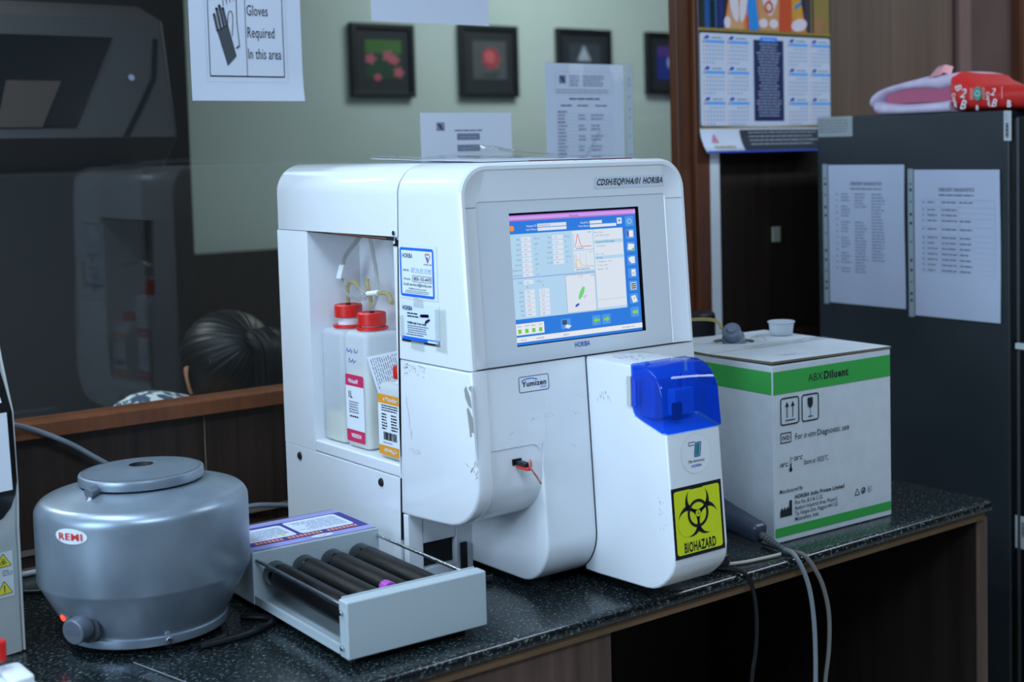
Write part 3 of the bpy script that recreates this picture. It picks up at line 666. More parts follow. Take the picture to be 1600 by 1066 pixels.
# scuffs and torn sticker residue
d = Dec(lambda u, v, h: Vector((-.0004 - h, yF(.22 + v) + .0175 - (u - .012) * 1.25, .22 + v)), .0002)
RS = ink(150, 152, 146); RS2 = ink(176, 184, 188)
d.poly([(.012, .075), (.016, .08), (.0225, .066), (.024, .052), (.018, .055), (.0135, .064)], RS, 1); d.poly([(.0145, .05), (.018, .052), (.024, .04), (.0245, .02), (.020, .021), (.0205, .015), (.0175, .014), (.017, .026)], RS, 1)
d.poly([(.025, .082), (.0285, .082), (.0295, .04), (.028, .0), (.0265, -.03), (.0258, .02)], RS2, 1); d.poly([(.0205, .079), (.026, .081), (.025, .073)], RS, 2)
for k in range(10): 
    a = random.uniform(.010, .028); b = random.uniform(-.04, -.012); d.line((a, b), (a + random.uniform(-.006, .004), b + random.uniform(-.008, .008)), .0007, RS, 1)
d.build('torn_residue', an, label='grey torn sticker residue on the side edge')
sf_ = lambda u, v, h: Vector((-.0003 - h, .168 - u, .22 + v)); SC = ink(182, 190, 196); SC2 = ink(160, 164, 166)
d = Dec(sf_, .0002)
for k in range(60):
    a = random.uniform(0, .06); b = .0945 - random.random() ** 2 * .016; d.line((a, b), (a + random.uniform(.001, .005), b + random.uniform(-.0015, .0005)), random.uniform(.0003, .0011), random.choice([SC, SC, SC2]), 1)
d.build('scuff_mark', an, label='grey glue scuffs under the seam of the side cover')
d = Dec(sf_, .0002)
for k in range(26):
    t = k / 26; a = .007 + .012 * t + random.uniform(-.002, .002); b = .05 - .06 * t; d.line((a, b), (a + .0008, b - .0035), random.uniform(.0003, .0008), SC2, 1)
d.build('scuff_mark', an, label='thin grey upright scratch on the side cover')
d = Dec(sf_, .0002)
for k in range(14): a = random.uniform(.01, .04); b = -.026 + random.uniform(-.003, .004); d.line((a, b), (a + .004, b + random.uniform(-.002, .001)), .0004, SC2, 1)
d.build('scuff_mark', an, label='thin grey level scratch on the side cover')
ff = lambda u, v, h: Vector((u, yF(v) + .002 - h, v)); mfs = lambda u, v, h: Vector((ML - .0002 - h, -u, v))
for (x, z, n, s) in ((.095, .244, 8, .003), (.12, .247, 10, .005), (.165, .243, 8, .003), (.175, .265, 6, .004), (.16, .20, 4, .003), (.06, .23, 4, .003)):
    d = Dec(ff, .0002)
    for k in range(n): a = x + random.gauss(0, s); b = z + random.gauss(0, s * .5); d.line((a, b), (a + random.uniform(-.001, .001), b + random.uniform(.0006, .002)), .0005, SC2, 1)
    d.build('front_scuff', an, label='small scuff on the front cover')
d = Dec(mfs, .0002)
for k in range(16): a = .02 + random.random() * .035; b = .262 + random.random() * .014; d.line((a, b), (a + .001, b - .004), .0006, SC, 1)
d.build('module_scuff', an, label='faint scratches on the module side')
d = Dec(mfs, .0002)
for k in range(14): a = .155 + random.gauss(0, .004); b = .13 + random.gauss(0, .012); d.line((a, b), (a + .001, b + .002), .0006, SC2, 1)
d.build('module_scuff', an, label='faint scratches near the module front edge')
d = Dec(lambda u, v, h: Vector((ML + u, -v, .3185 - .027 * v + .0002 + h)), .0002)
for k in range(70): a = random.uniform(.022, .075); b = random.uniform(.02, .07); d.line((a, b), (a + random.uniform(.001, .006), b + random.uniform(-.002, .002)), random.uniform(.0005, .0014), random.choice([SC2, ink(140, 146, 150), SC]), 1)
d.build('top_scuff', an, label='grey scuffs on top of the module')

# ================================================================== REAGENT BOTTLES (standing in the open bay)
MILK = clear('milky_bottle_plastic', (.95, .97, .98, 1), .5, .25, 1.45, (244, 248, 252), .62)
LIQ = mat('reagent_liquid', (216, 214, 190), .4); LIQ_Y = mat('reagent_liquid_yellow', (212, 204, 150), .4)
NECK = mat('milky_neck', (216, 222, 226), .4)
def sq(x0, x1, y0, y1, r): return rpoly([(x0, y0), (x1, y0), (x1, y1), (x0, y1)], r, 5)
def bottle(name, label, w_, dpt, h, sh, loc, capz, caph, capr, lift, liq, ring=True):
    t = thing(name, label, 'bottle', loc, 0, 'reagent bottles in the analyzer bay')
    c = (w_ / 2, dpt / 2)
    def sec(i, z, r=.009): return [(x, y, z) for x, y in sq(i, w_ - i, i, dpt - i, max(.002, r - i * .3))]
    def rd(r, z, n): return [(c[0] + r * math.cos(2 * PI * (k + .5) / n + PI * 1.0), c[1] + r * math.sin(2 * PI * (k + .5) / n + PI), z) for k in range(n)]
    n = len(sec(0, 0))
    g = G().loops([sec(.004, 0), sec(.0006, .002), sec(0, .005), sec(0, h - .008), sec(.0012, h - .0035), sec(.004, h), ], MILK)
    g.build('bottle_body', t, smooth=50)
    G().loops([sec(.0022, .0025), sec(.0022, liq)], LIQ if w_ > .05 else LIQ_Y).build('liquid', t, label='liquid level inside')
    G().lathe([(capr * .78, 0), (capr * .78, capz - h)], (c[0], c[1], h), NECK, 24).build('neck', t)
    if ring: G().lathe([(capr * 1.02, 0), (capr * 1.14, .0008), (capr * 1.14, .0045), (capr * 1.02, .0052)], (c[0], c[1], h + .0015), RED, 32).build('tamper_ring', t)
    g = G(); N = 60
    lps = []
    for r, z in ((capr * .97, 0), (capr, .001), (capr, caph - .002), (capr * .93, caph), (capr * .72, caph), (capr * .70, caph - .0012), (capr * .2, caph - .0012)):
        lps.append([(c[0] + (r + (.0003 if k % 2 else 0) * (r >= capr)) * math.cos(2 * PI * k / N), c[1] + (r + (.0003 if k % 2 else 0) * (r >= capr)) * math.sin(2 * PI * k / N), capz + z) for k in range(N)])
    g.loops(lps, RED); cp = g.build('cap', t, label='red ribbed screw cap')
    if lift: G().lathe([(.0042, 0), (.0042, .0018), (.0032, .0025)], (c[0], c[1], capz + caph - .0011), BLACK, 16).build('grommet', cp)
    return t
b1 = bottle('reagent_bottle', 'milky square bottle furthest back in the bay, red cap lifted off its ring', .062, .066, .171, 0, (AX + .014, AY + .368, .1680), .1885, .0195, .0208, True, .045)
b2 = bottle('reagent_bottle', 'milky square bottle with pink 1L label in the middle of the bay', .062, .066, .173, 0, (AX + .014, AY + .2965, .1680), .1815, .0195, .0208, True, .115)
b3 = bottle('reagent_bottle', 'smaller square bottle with orange label and yellowish liquid, front of bay', .046, .062, .1085, 0, (AX + .008, AY + .192, .1680), .115, .018, .0125, False, .085, ring=False)
bl = lambda y0, z0: (lambda u, v, h: Vector((-.0002 - h, y0 - u, z0 + v)))
PINK = ink(206, 44, 92); d = Dec(bl(.0625, .0085), .0002); WL = ink(222, 228, 234)
d.rect(0, 0, .054, .101, WL, 1, r=.003); d.poly(rpoly([(0, .084), (.054, .084), (.054, .101), (0, .101)], [0, 0, .003, .003], 5), PINK, 2); d.poly(rpoly([(0, 0), (.054, 0), (.054, .018), (0, .018)], [.003, .003, 0, 0], 5), PINK, 2)
d.text(.008, .0885, 'Whitediff', .0085, WL, 3, bold=.03, fit=.030); d.text(.009, .066, '1L', .0145, K, 3, bold=.02, sx=.85)
d.greek(.009, .043, .046, .062, 5, GR, 3); d.greek(.011, .036, .038, .041, 1, K, 3, ragged=.1); d.text(.043, .0125, 'HORIBA', .0085, WL, 3, bold=.03, fit=.030, rot=PI)
d.build('bottle_label', b2, label='pink and white 1L label')
d = Dec(bl(.0625, .1105), .0002); IB = ink(70, 80, 190)
for k, (u, v) in enumerate(((.006, .032), (.012, .017))):
    for w0 in range(2 if k == 0 else 1):
        x = u + w0 * .022
        d.pline([(x + .0025 * i, v + (.0045 * (i % 2)) + .002 * math.sin(i * 1.7)) for i in range(8 - 2 * w0 if k == 0 else 10)], .0010, IB, 2)
d.build('handwriting', b2, label='blue pen writing on the bottle')
OR = ink(226, 152, 40); d = Dec(bl(.0615, .0055), .0002)
d.rect(0, 0, .060, .0875, WL, 1); d.rect(0, .0745, .060, .0875, OR, 2); d.rect(0, 0, .060, .0135, OR, 2)
d.text(.015, .0785, '\u00ab Minoclair', .0085, WL, 3, bold=.02, fit=.040); d.text(.050, .0095, '\u00ab Minoclair', .0085, WL, 3, bold=.02, fit=.036, rot=PI)
d.greek(.010, .063, .058, .0735, 3, K, 3, ragged=.15); d.greek(.010, .036, .026, .061, 6, K, 3); d.greek(.036, .036, .055, .061, 6, K, 3)
random.seed(5); u = .014
while u < .050:
    q_ = random.choice([.0006, .001, .0016]); d.rect(u, .022, u + q_, .0335, K, 3); u += q_ + random.choice([.0006, .001])
d.greek(.012, .0165, .052, .0195, 1, GR, 3); d.build('bottle_label', b3, label='orange and white barcode label')
# folded card leaning between the bottles
c0, c1, c2, c3 = [Vector((AX + x, AY + y, z)) for x, y, z in ((.014, .2925, .308), (.052, .2675, .316), (.066, .2580, .2535), (.028, .2830, .2455))]
cfun = lambda u, v, h: (c3 * (1 - u) * (1 - v) + (c2) * u * (1 - v) + c0 * (1 - u) * v + c1 * u * v) + Vector((-.55, -.83, 0)) * h
cfun2 = lambda u, v, h: cfun(u, v, h) + Vector((.0045, 0, 0))
d = Dec(lambda u, v, h: cfun(u, v, h) + Vector((-.55, -.8, 0)) * .0008, .0002); d.slab(0, 0, 1, 1, PAPER, .0005, 4, 4)
for i in range(13):
    u = .08 + i * .068
    v = .06 + random.random() * .08
    while v < .93:
        l_ = random.uniform(.05, .16); d.rect(u, v, u + .018, min(v + l_, .95), ink(70, 74, 84), 2); v += l_ + .03
crd = d.build('instruction_card', None); tag(crd, 'white printed card tucked upright between two reagent bottles', 'card')

# tubing in the bay belongs to the analyzer
TUBE = clear('clear_tubing', (.92, .94, .92, 1), .8, .1, 1.4, (206, 210, 206), .45); TUBY = clear('yellowed_tubing', (.90, .86, .66, 1), .7, .12, 1.4, (206, 194, 140), .6)
def atube(pts, r, mt, name='tubing'): return G().tube(pts, r, mt, 8).build(name, an)
cA = (.045, .401); cB = (.045, .3295)
atube([(cA[0], cA[1], .378), (cA[0], cA[1], .392), (.045, .399, .404), (.043, .385, .411), (.042, .37, .410), (.04, .358, .404)], .0032, TUBY)
atube([(.04, .36, .405), (.04, .34, .398), (.038, .315, .396)], .0028, TUBE)
atube([(cB[0], cB[1], .374), (.045, .332, .39), (.043, .334, .403), (.043, .337, .413), (.045, .337, .418)], .0032, TUBY)
atube([(.045, .33, .4865), (.045, .321, .462), (.044, .312, .44), (.043, .307, .42), (.042, .305, .398), (.043, .322, .378)], .0028, TUBE)
for o in (0, .0045, .009):
    atube([(.042, .338 + o * .4, .4865), (.042, .37 + o, .466), (.042, .398 + o * .6, .447), (.042, .405 + o * .3, .432)], .0019, TUBE)
    atube([(.042, .409 + o * .4, .416), (.042, .413 - o * .6, .405), (.041, .402 - o, .392), (.040, .372 - o * .8, .386 + o * .4), (.039, .335 - o, .388 + o)], .0019, TUBE)
G().box(.037, .047, .402, .4165, .414, .436, mat('white_clip', (232, 236, 238), .4)).xform(lambda x, y, z: (x, y - (z - .425) * .55, z)).build('tube_clip', an, bevel=.001, label='white tube clip')
G().cyl((.039, .327, .3965), (.037, .292, .4005), .0042, mat('white_clip', (232, 236, 238), .4), 14).build('tee_connector', an, label='white tee connector')
atube([(.037, .294, .4), (.034, .27, .402), (.03, .25, .400), (.02, .225, .392)], .0034, TUBY)
G().tube([(AX + .40, AY + .42, .3), (AX + .43, AY + .40, .296), (.44, .21, .311), (.478, .075, .326), (.494, .045, .327), (.502, .030, .318), (.505, .024, .308)], .0032, TUBY, 8) if 0 else None

# clear sleeve with papers on top of the analyzer
random.seed(11)
tz = lambda u, v: ZT + .0015 + .0022 * (math.sin(u * 9 + v * 4) * .5 + .5) * v + .004 * max(0, v - .55) * (math.sin(u * 14) + 1) + (.006 * max(0, .12 - u) / .12 * v)
topf = lambda u, v, h: Vector((-.150 + .30 * u + .02 * v, -.180 + .36 * v + .02 * u, tz(u, v) - ZT + h))
d = Dec(lambda u, v, h: topf(u, v, h), .0006)
d.slab(.04, .02, .97, .96, mat('paper_in_sleeve', (196, 204, 216), .7), .0006, 16, 16)
t = thing('document_sleeve', 'wrinkled clear document sleeve with papers lying on top of the analyzer', 'document sleeve', (AX + .205, AY + .225, ZT))
o = d.build('paper_sheet', t); o.data.polygons.foreach_set('use_smooth', [True] * len(o.data.polygons))
d = Dec(lambda u, v, h: topf(u, v, h + .001 + .0016 * random.random()), .0006); d.grid(0, 0, 1, 1, FILM, 3, 26, 26); o = d.build('film_pocket', t); o.data.polygons.foreach_set('use_smooth', [True] * len(o.data.polygons))
d = Dec(lambda u, v, h: topf(u, v, h), .0006); d.slab(.3, .005, .94, .03, mat('maroon_edge', (96, 42, 60), .5), .0012, 6, 1); d.build('binding_edge', t)
d = Dec(lambda u, v, h: topf(u, v, h) + Vector((0, 0, .002 + .020 * math.exp(-((u - .78) / .14) ** 2) * v ** 2 * (.8 + .3 * random.random()))), .0006); d.grid(.55, .5, 1.0, 1.0, FILM, 4, 22, 14); o = d.build('crumpled_flap', t)

# ================================================================== CENTRIFUGE
cx, cy = -.4355, .0941
cg = thing('centrifuge', 'round silver grey benchtop centrifuge with lid and oval red lettered badge', 'centrifuge', (cx, cy, 0))
R1 = .1288
body = [(.030, .0085), (.092, .0085), (.0975, .0095), (.0982, .012), (.0982, .0195), (.0970, .0208), (.0962, .0212), (.0968, .0222), (.1275, .0795), (.1288, .083)]
body += [(.1288, .164)] + [(R1 - .020 + .020 * math.cos(a), .166 + .018 * math.sin(a)) for a in [PI / 2 * i / 10 for i in range(1, 9)]] + [(.1025, .1865), (.0905, .1905), (.080, .1938), (.0735, .1955), (.0725, .1940)]
g = G().lathe([(.0, .0085)] + body[1:] + [(0, .1925)], (0, 0, 0), SILVER, 96, cap=False); g.build('housing', cg, smooth=28)
lid = [(.0, .1975), (.0735, .1975), (.0752, .1982), (.0757, .1995), (.0757, .2072), (.0750, .2092), (.0730, .2102), (.0700, .2104), (.060, .2112), (.040, .2142), (.026, .2166), (.0175, .2172), (.0150, .2165), (.0140, .2150), (0, .2150)]
lo_ = G().lathe(lid[:13], (0, 0, 0), SILVER, 80, cap=False); lo_.lathe([(.0150, .2165), (.0140, .2120), (.001, .2118)], (0, 0, 0), DARK, 40, cap=False)
lidp = lo_.build('lid', cg, smooth=28)
G().lathe([(.0712, 0), (.0716, .0008), (.0708, .0008)], (0, 0, .2100), SILVER_D, 80, cap=False).build('lid_bead', lidp)
a = math.radians(-155); ca, sa = math.cos(a), math.sin(a)
G().cyl((.074 * ca, .074 * sa, .2005), (.0885 * ca, .0885 * sa, .1985), .0068, SILVER_D, 24).cyl((.084 * ca, .084 * sa, .1915), (.088 * ca, .088 * sa, .187), .005, CHROME, 16).build('lid_latch', lidp, bevel=.0008, label='round lid latch knob')
a = math.radians(-152); n_ = Vector((math.cos(a) * .88, math.sin(a) * .88, -.475)); n_ = Vector((math.cos(a), math.sin(a), -.12)).normalized(); p_ = Vector((math.cos(a), math.sin(a), 0)) * .1045 + Vector((0, 0, .0425))
kn = G().cyl(p_ - n_ * .008, p_ + n_ * .006, .0225, mat('dark_dial_ring', (64, 70, 78), .4), 36).build('dial_ring', cg, bevel=.001)
G().cyl(p_ + n_ * .006, p_ + n_ * .025, .0168, SILVER_D, 40, .0158).build('speed_knob', cg, bevel=.002, label='grey speed knob')
kf = plane(p_ + n_ * .0251, Vector((-math.sin(a), math.cos(a), 0)) * -1 if 0 else Vector((0, 0, 1)).cross(n_), n_.cross(Vector((0, 0, 1)).cross(n_)))
d = Dec(kf); d.rect(-.010, -.003, .010, .003, ink(84, 90, 100), 1, r=.0015); d.build('knob_mark', cg)
a = math.radians(186); p2_ = Vector((math.cos(a), math.sin(a), 0)) * .1072 + Vector((0, 0, .0455))
G().cyl(p2_, p2_ + Vector((math.cos(a), math.sin(a), -.3)).normalized() * .004, .0042, mat('red_indicator', (255, 60, 40), .3, emit=2.5), 16).build('indicator_light', cg, bevel=.001, label='glowing red indicator light')
for ang in (-97, 20, 140):
    a = math.radians(ang); u_ = Vector((math.cos(a), math.sin(a), 0))
    G().cyl(u_ * .097 + Vector((0, 0, .0155)), u_ * .1015 + Vector((0, 0, .0155)), .0042, CHROME, 16).build('screw', cg, bevel=.0015)
for ang in (30, 150, 270):
    a = math.radians(ang); G().cyl((.075 * math.cos(a), .075 * math.sin(a), 0), (.075 * math.cos(a), .075 * math.sin(a), .009), .010, RUBBER, 20).build('foot', cg)
a0 = math.radians(-150.2)
rf = lambda u, v, h: Vector(((R1 + .0004 + h) * math.cos(a0 + u / R1), (R1 + .0004 + h) * math.sin(a0 + u / R1), .1585 + v * .9 + 0)) if 1 else None
d = Dec(rf, .0003); ov = lambda t: .0105 * math.sqrt(max(0, 1 - t * t))
for i in range(28):
    ta, tb_ = -1 + i / 14, -1 + (i + 1) / 14; d.poly([(.0235 * ta, -.0015 - ov(ta)), (.0235 * tb_, -.0015 - ov(tb_)), (.0235 * tb_, -.0015 + ov(tb_)), (.0235 * ta, -.0015 + ov(ta))], ink(216, 224, 232), 1)
d.text(0, -.0062, 'REMI', .0130, ink(204, 44, 32), 4, 'C', bold=.02, fit=.034); d.build('maker_badge', cg, label='white oval badge with red lettering')
g = G().tube([(cx + .07, cy - .06, .006), (cx + .055, cy - .105, .0045), (cx + .02, cy - .118, .0045), (cx + .08, cy - .116, .0045), (cx + .125, cy - .095, .0045), (cx + .128, cy - .075, .0045), (cx + .105, cy - .045, .0045)], .0044, BLACK, 10, 10)
g.xform(lambda x, y, z: (x - cx, y - cy, z)); g.build('power_cord', cg, label='black power cord looped on the counter')

# ================================================================== ROLLER MIXER
sh = thing('roller_mixer', 'grey tube roller mixer with black rollers and purple labelled top', 'roller mixer', (-.3158, -.2136, 0), -.0364)
SW = .184
g = G().box(.0, SW, .0245, .275, .012, .0165, SHAKER).box(.0, .004, .0245, .275, .0165, .024, SHAKER).box(SW - .004, SW, .0245, .275, .0165, .024, SHAKER); g.build('base_tray', sh, bevel=.0006)
g = G().box(-.001, .1895, 0, .022, .0108, .0805, SHAKER); g.build('front_plate', sh, bevel=.0022)
g = G().box(.004, .186, .0222, .0245, .0125, .0815, SHAKER); g.build('inner_plate', sh, bevel=.0006)
g = G().box(-.001, SW, .275, .4146, .0108, .0815, SHAKER); g.build('motor_housing', sh, bevel=.002)
for x, z in ((.004, .071), (.181, .0715)): G().cyl((x, .0235, z), (x, .277, z), .0024, CHROME, 14).build('side_rod', sh)
for x, z in ((-.001, .066), (-.001, .0235), (.1895, .066)):
    G().cyl((x, .0125, z), (x + (-.0035 if x < 0 else .0035), .0125, z), .0034, CHROME, 14).build('plate_screw', sh, bevel=.001)
ROL = mat('black_ribbed_rubber', (9, 9, 10), .42, spec=.25, bump=.35, bscale=900)
ROLT = mat('black_roller_end', (12, 12, 14), .14)
for i, x in enumerate((.025, .066, .107, .148)):
    rl = G().lathe([(.0, 0), (.0168, 0), (.0172, .001), (.0172, .213), (.0168, .214), (0, .214)], (0, 0, 0), ROL, 28).xform(lambda a, b, c: (a + x, c + .026, b + .0515)).build('roller', sh)
    G().lathe([(.0, 0), (.0170, 0), (.0170, .024), (.0160, .0265), (.006, .0265), (.006, .034)], (0, 0, 0), ROLT, 28).xform(lambda a, b, c: (a + x, c + .2402, b + .0515)).build('roller_end', rl)
for (x, y) in ((.02, .03), (.165, .03), (.02, .39), (.165, .39)): G().cyl((x, y, 0), (x, y, .0125), .009, RUBBER, 18).build('foot', sh)
PUR = ink(64, 58, 140); LAV = ink(150, 152, 206); ORG = ink(214, 120, 92)
d = Dec(lambda u, v, h: Vector((SW - .003 - u, .412 - v, .0816 + h)), .0002)    # printed to be read from the other side
LWd, LH = .180, .134
d.rect(0, 0, LWd, LH, LAV, 1); d.rect(0, .020, LWd, LH - .022, PUR, 2)
d.rect(.012, .024, .092, LH - .040, ink(214, 224, 240), 3, r=.006); d.rect(.098, .030, .176, LH - .040, ink(214, 224, 240), 3, r=.006)
random.seed(9)
d.greek(.018, .034, .088, .084, 9, ink(160, 176, 200), 4); d.greek(.104, .040, .172, .080, 8, ink(140, 160, 184), 4)
d.poly([(.110, .081), (.120, .081), (.115, .090)], ink(220, 210, 40), 4); d.text(.124, .0815, 'CAUTION', .009, ORG, 4, bold=.01)
for k in range(26):
    u = .014 + k * .0058
    if k not in (8, 18): d.rect(u, LH - .036, u + .0044, LH - .0245, ORG, 4); d.rect(u + .0012, LH - .033, u + .0032, LH - .028, ink(226, 196, 196), 5)
d.disc((.075, LH - .012), .016, ink(214, 220, 236), 4, 30, ry=.008); d.pline([(.068, LH - .014), (.074, LH - .009), (.080, LH - .014)], .0014, ORG, 5)
d.rect(0, LH - .0225, LWd, LH - .0215, PUR, 4); d.rect(0, LH - .001, LWd, LH, PUR, 4); d.rect(0, 0, LWd, .001, PUR, 4)
d.build('instruction_label', sh, label='purple and white instruction label on the housing top')
rv = Matrix.Rotation(-.0364, 3, 'Z')
def SP(a, b, z): v = rv @ Vector((a, b, 0)); return Vector((-.3158 + v.x, -.2136 + v.y, z))
bt = thing('blood_tube', 'blood tube with purple cap lying between the mixer rollers', 'blood tube', SP(.0868, .034, .0652), -.0364, None)
G().cyl((0, .0, 0), (0, .026, 0), .0062, clear('tube_glass', (.9, .93, .95, 1), .8, .05), 18).build('tube_body', bt)
G().cyl((0, .024, .0), (0, .041, .0), .0090, mat('purple_cap', (172, 70, 176), .35), 24, .0080).build('tube_cap', bt, bevel=.001, label='purple cap')

# ================================================================== DILUENT BOX
bx = thing('diluent_box', 'white cardboard box with green bands and black print on the counter', 'cardboard box', (.4114, -.1942, 0), -.0408)
BWd, BD, BH = .2597, .300, .277
CARD = mat('white_cardboard', (196, 204, 210), .65, noise=3, nscale=40, bump=.15, bscale=60); CARDE = mat('brown_corrugated', (112, 98, 78), .8)
g = G().box(0, BWd, 0, BD, 0.0005, BH - .004, CARD); g.build('carton', bx, bevel=.0018)
# top flaps, slightly lifted, with a round opening in the rear one
hc = (.122, .225); hr = .034; n = 48
fl = lambda x, y: BH - .0035 + .003 * (1 - y / .145) * (1 - x / BWd) * 1.0 if y < .146 else BH - .0035 + .004 * (y - .146) / .15 * math.exp(-((x - .02) / .1) ** 2)
g = G(); pts = []
def flap(x0, x1, y0, y1, nx=14, ny=8):
    vs = []; fs = []
    for zoff in (0, .0034):
        for j in range(ny + 1):
            for i in range(nx + 1):
                x = x0 + (x1 - x0) * i / nx; y = y0 + (y1 - y0) * j / ny; vs.append((x, y, fl(x, y) + zoff))
    M = (nx + 1) * (ny + 1)
    for j in range(ny):
        for i in range(nx):
            a_ = j * (nx + 1) + i; fs.append((a_ + M, a_ + 1 + M, a_ + nx + 2 + M, a_ + nx + 1 + M)); fs.append((a_, a_ + nx + 1, a_ + nx + 2, a_ + 1))
    ef = []
    for i in range(nx): ef += [(i, i + 1, i + 1 + M, i + M), (ny * (nx + 1) + i + 1, ny * (nx + 1) + i, ny * (nx + 1) + i + M, ny * (nx + 1) + i + 1 + M)]
    for j in range(ny): ef += [((j + 1) * (nx + 1), j * (nx + 1), j * (nx + 1) + M, (j + 1) * (nx + 1) + M), (j * (nx + 1) + nx, (j + 1) * (nx + 1) + nx, (j + 1) * (nx + 1) + nx + M, j * (nx + 1) + nx + M)]
    k = len(g.v); g.add(vs, fs, CARD); mi = g.mi(CARDE)
    for f in ef: g.f.append(tuple(a_ + k for a_ in f)); g.m.append(mi)
flap(-.001, BWd + .001, -.001, .145)
g.build('front_flap', bx, smooth=30)
g = G()
ring_o = []; 
sqp = [(-.001, .147), (BWd + .001, .147), (BWd + .001, BD), (-.001, BD)]
def edge_pt(a):
    dx, dy = math.cos(a), math.sin(a); ts = []
    if dx > 1e-9: ts.append((BWd + .001 - hc[0]) / dx)
    if dx < -1e-9: ts.append((-.001 - hc[0]) / dx)
    if dy > 1e-9: ts.append((BD - hc[1]) / dy)
    if dy < -1e-9: ts.append((.147 - hc[1]) / dy)
    t_ = min(x for x in ts if x > 0); return (hc[0] + dx * t_, hc[1] + dy * t_)
angs = sorted([2 * PI * i / n for i in range(n)] + [math.atan2(y - hc[1], x - hc[0]) % (2 * PI) for x, y in sqp])
def hz(i): return hr + (.0012 if i % 2 else 0)
o_t = [(*edge_pt(a), 0) for a in angs]; i_t = [(hc[0] + hz(i) * math.cos(a), hc[1] + hz(i) * math.sin(a), 0) for i, a in enumerate(angs)]
L = lambda pp, zo: [(x, y, fl(x, y) + zo) for x, y, _ in pp]
g.loops([L(i_t, .0034), L(o_t, .0034)], CARD, False, False); g.loops([L(o_t, .0034), L(o_t, 0)], CARDE, False, False); g.loops([L(o_t, 0), L(i_t, 0)], CARD, False, False)
g.loops([L(i_t, 0), L(i_t, .0034)], CARDE, False, False)
g.build('rear_flap', bx, smooth=30)
g = G().lathe([(hr - .001, -.006), (0.001, -.006)], (hc[0], hc[1], BH - .001), DARK, 40, cap=False); g.build('opening_shade_disc', bx).name = 'opening_shade'  # near-black disc painting the shade inside the opening
# front print
bf = lambda u, v, h: Vector((u, -.0004 - h, v)); GN = ink(56, 160, 72); KB = ink(34, 40, 44)
d = Dec(bf, .0002)
d.rect(.0016, .2290, BWd - .0016, .2635, GN, 1); d.rect(.0016, .0100, BWd - .0016, .0240, GN, 1)
d.text(.074, .2415, 'ABX', .0165, KB, 2, bold=.006, fit=.0315); d.text(.108, .2418, 'Diluent', .0165, KB, 2, bold=.045, fit=.054)
d.frame(.0150, .1800, .0545, .2225, .0020, KB, 2, r=.005); d.frame(.0595, .1800, .0965, .2225, .0020, KB, 2, r=.005)
for x in (.029, .041): d.rect(x - .0008, .191, x + .0008, .210, KB, 2); d.poly([(x - .0038, .208), (x + .0038, .208), (x, .216)], KB, 2)
d.rect(.025, .1865, .046, .1880, KB, 2)
d.poly([(.0725, .2165), (.0835, .2165), (.0835, .206), (.0810, .201), (.0750, .201), (.0725, .206)], KB, 2); d.rect(.0776, .188, .0784, .201, KB, 2); d.rect(.0735, .1865, .0830, .188, KB, 2)
d.frame(.0145, .1530, .0370, .1690, .0014, KB, 2); d.text(.0258, .1575, 'IVD', .0095, KB, 2, 'C', bold=.02)
d.text(.0455, .1555, 'For', .0130, KB, 2, bold=.008, fit=.0150); d.text(.0635, .1555, 'in vitro', .0130, KB, 2, bold=.008, fit=.0250, shear=.25); d.text(.0925, .1555, 'Diagnostic use', .0130, KB, 2, bold=.008, fit=.0700)
d.text(.0130, .1170, '18\u00b0C', .0080, KB, 2, bold=.025); d.text(.0425, .1235, '25\u00b0C', .0080, KB, 2, bold=.025)
d.disc((.0350, .1105), .0033, KB, 2); d.rect(.0340, .111, .0360, .120, KB, 2); d.frame(.0335, .111, .0365, .1300, .0005, KB, 3); d.line((.0365, .126), (.041, .128), .0008, KB)
d.text(.0630, .1140, 'Store at 18/25\u00b0C', .0110, ink(50, 58, 64), 2, bold=.008, fit=.0520)
d.text(.0115, .0765, 'Manufactured By:', .0085, KB, 2, bold=.008, fit=.0490)
d.poly([(.012, .040), (.012, .049), (.0155, .055), (.018, .050), (.0215, .055), (.024, .050), (.0275, .055), (.030, .051), (.0315, .0635), (.0365, .0635), (.0365, .040)], KB, 2)
d.text(.0430, .0640, 'HORIBA India Private Limited', .0085, KB, 2, bold=.03, fit=.1070)
for i, (t_, w_2) in enumerate((('Plot No. B-3 & C-32,', .0600), ('Butibori Industrial Area, Phase-II,', .0920), ('Tq. Hingna Dist. Nagpur-441122', .0920), ('Maharashtra, India', .0500))): d.text(.0430, .0550 - i * .0084, t_, .0085, KB, 2, bold=.008, fit=w_2)
d.pline([(.174, .047), (.1845, .047), (.1793, .0575), (.174, .047)], .0012, KB, 2); d.ring((.1935, .052), .0034, .0050, KB, 2); d.poly([(.1905, .050), (.1965, .0565), (.1945, .049)], KB, 3); d.ring((.208, .052), .0046, .0054, GR, 2); d.text(.208, .0500, 'bdih', .0040, GR, 2, 'C') if 0 else d.greek(.2045, .049, .2115, .055, 2, GR, 2)
d.build('front_print', bx, label='green bands and black print on the box front')
d = Dec(lambda u, v, h: Vector((-.0004 - h, u, v)), .0002); d.rect(.002, .2290, BD - .002, .2635, GN, 1); d.build('side_print', bx, label='green band on the box side')
d = Dec(lambda u, v, h: Vector((u, v, fl(u, v) + .0036 + h)), .0002)
for k in range(3): d.pline([(.06 + .004 * i, .055 + .004 * math.sin(i * 2.1 + k) - k * .006 - .0012 * i) for i in range(9)], .0008, ink(150, 150, 200), 1)
d.build('pen_mark', bx, label='faint blue pen writing on the flap')
random.seed(21)
tp = [[random.uniform(0, .004) for i in range(30)] for j in range(8)]
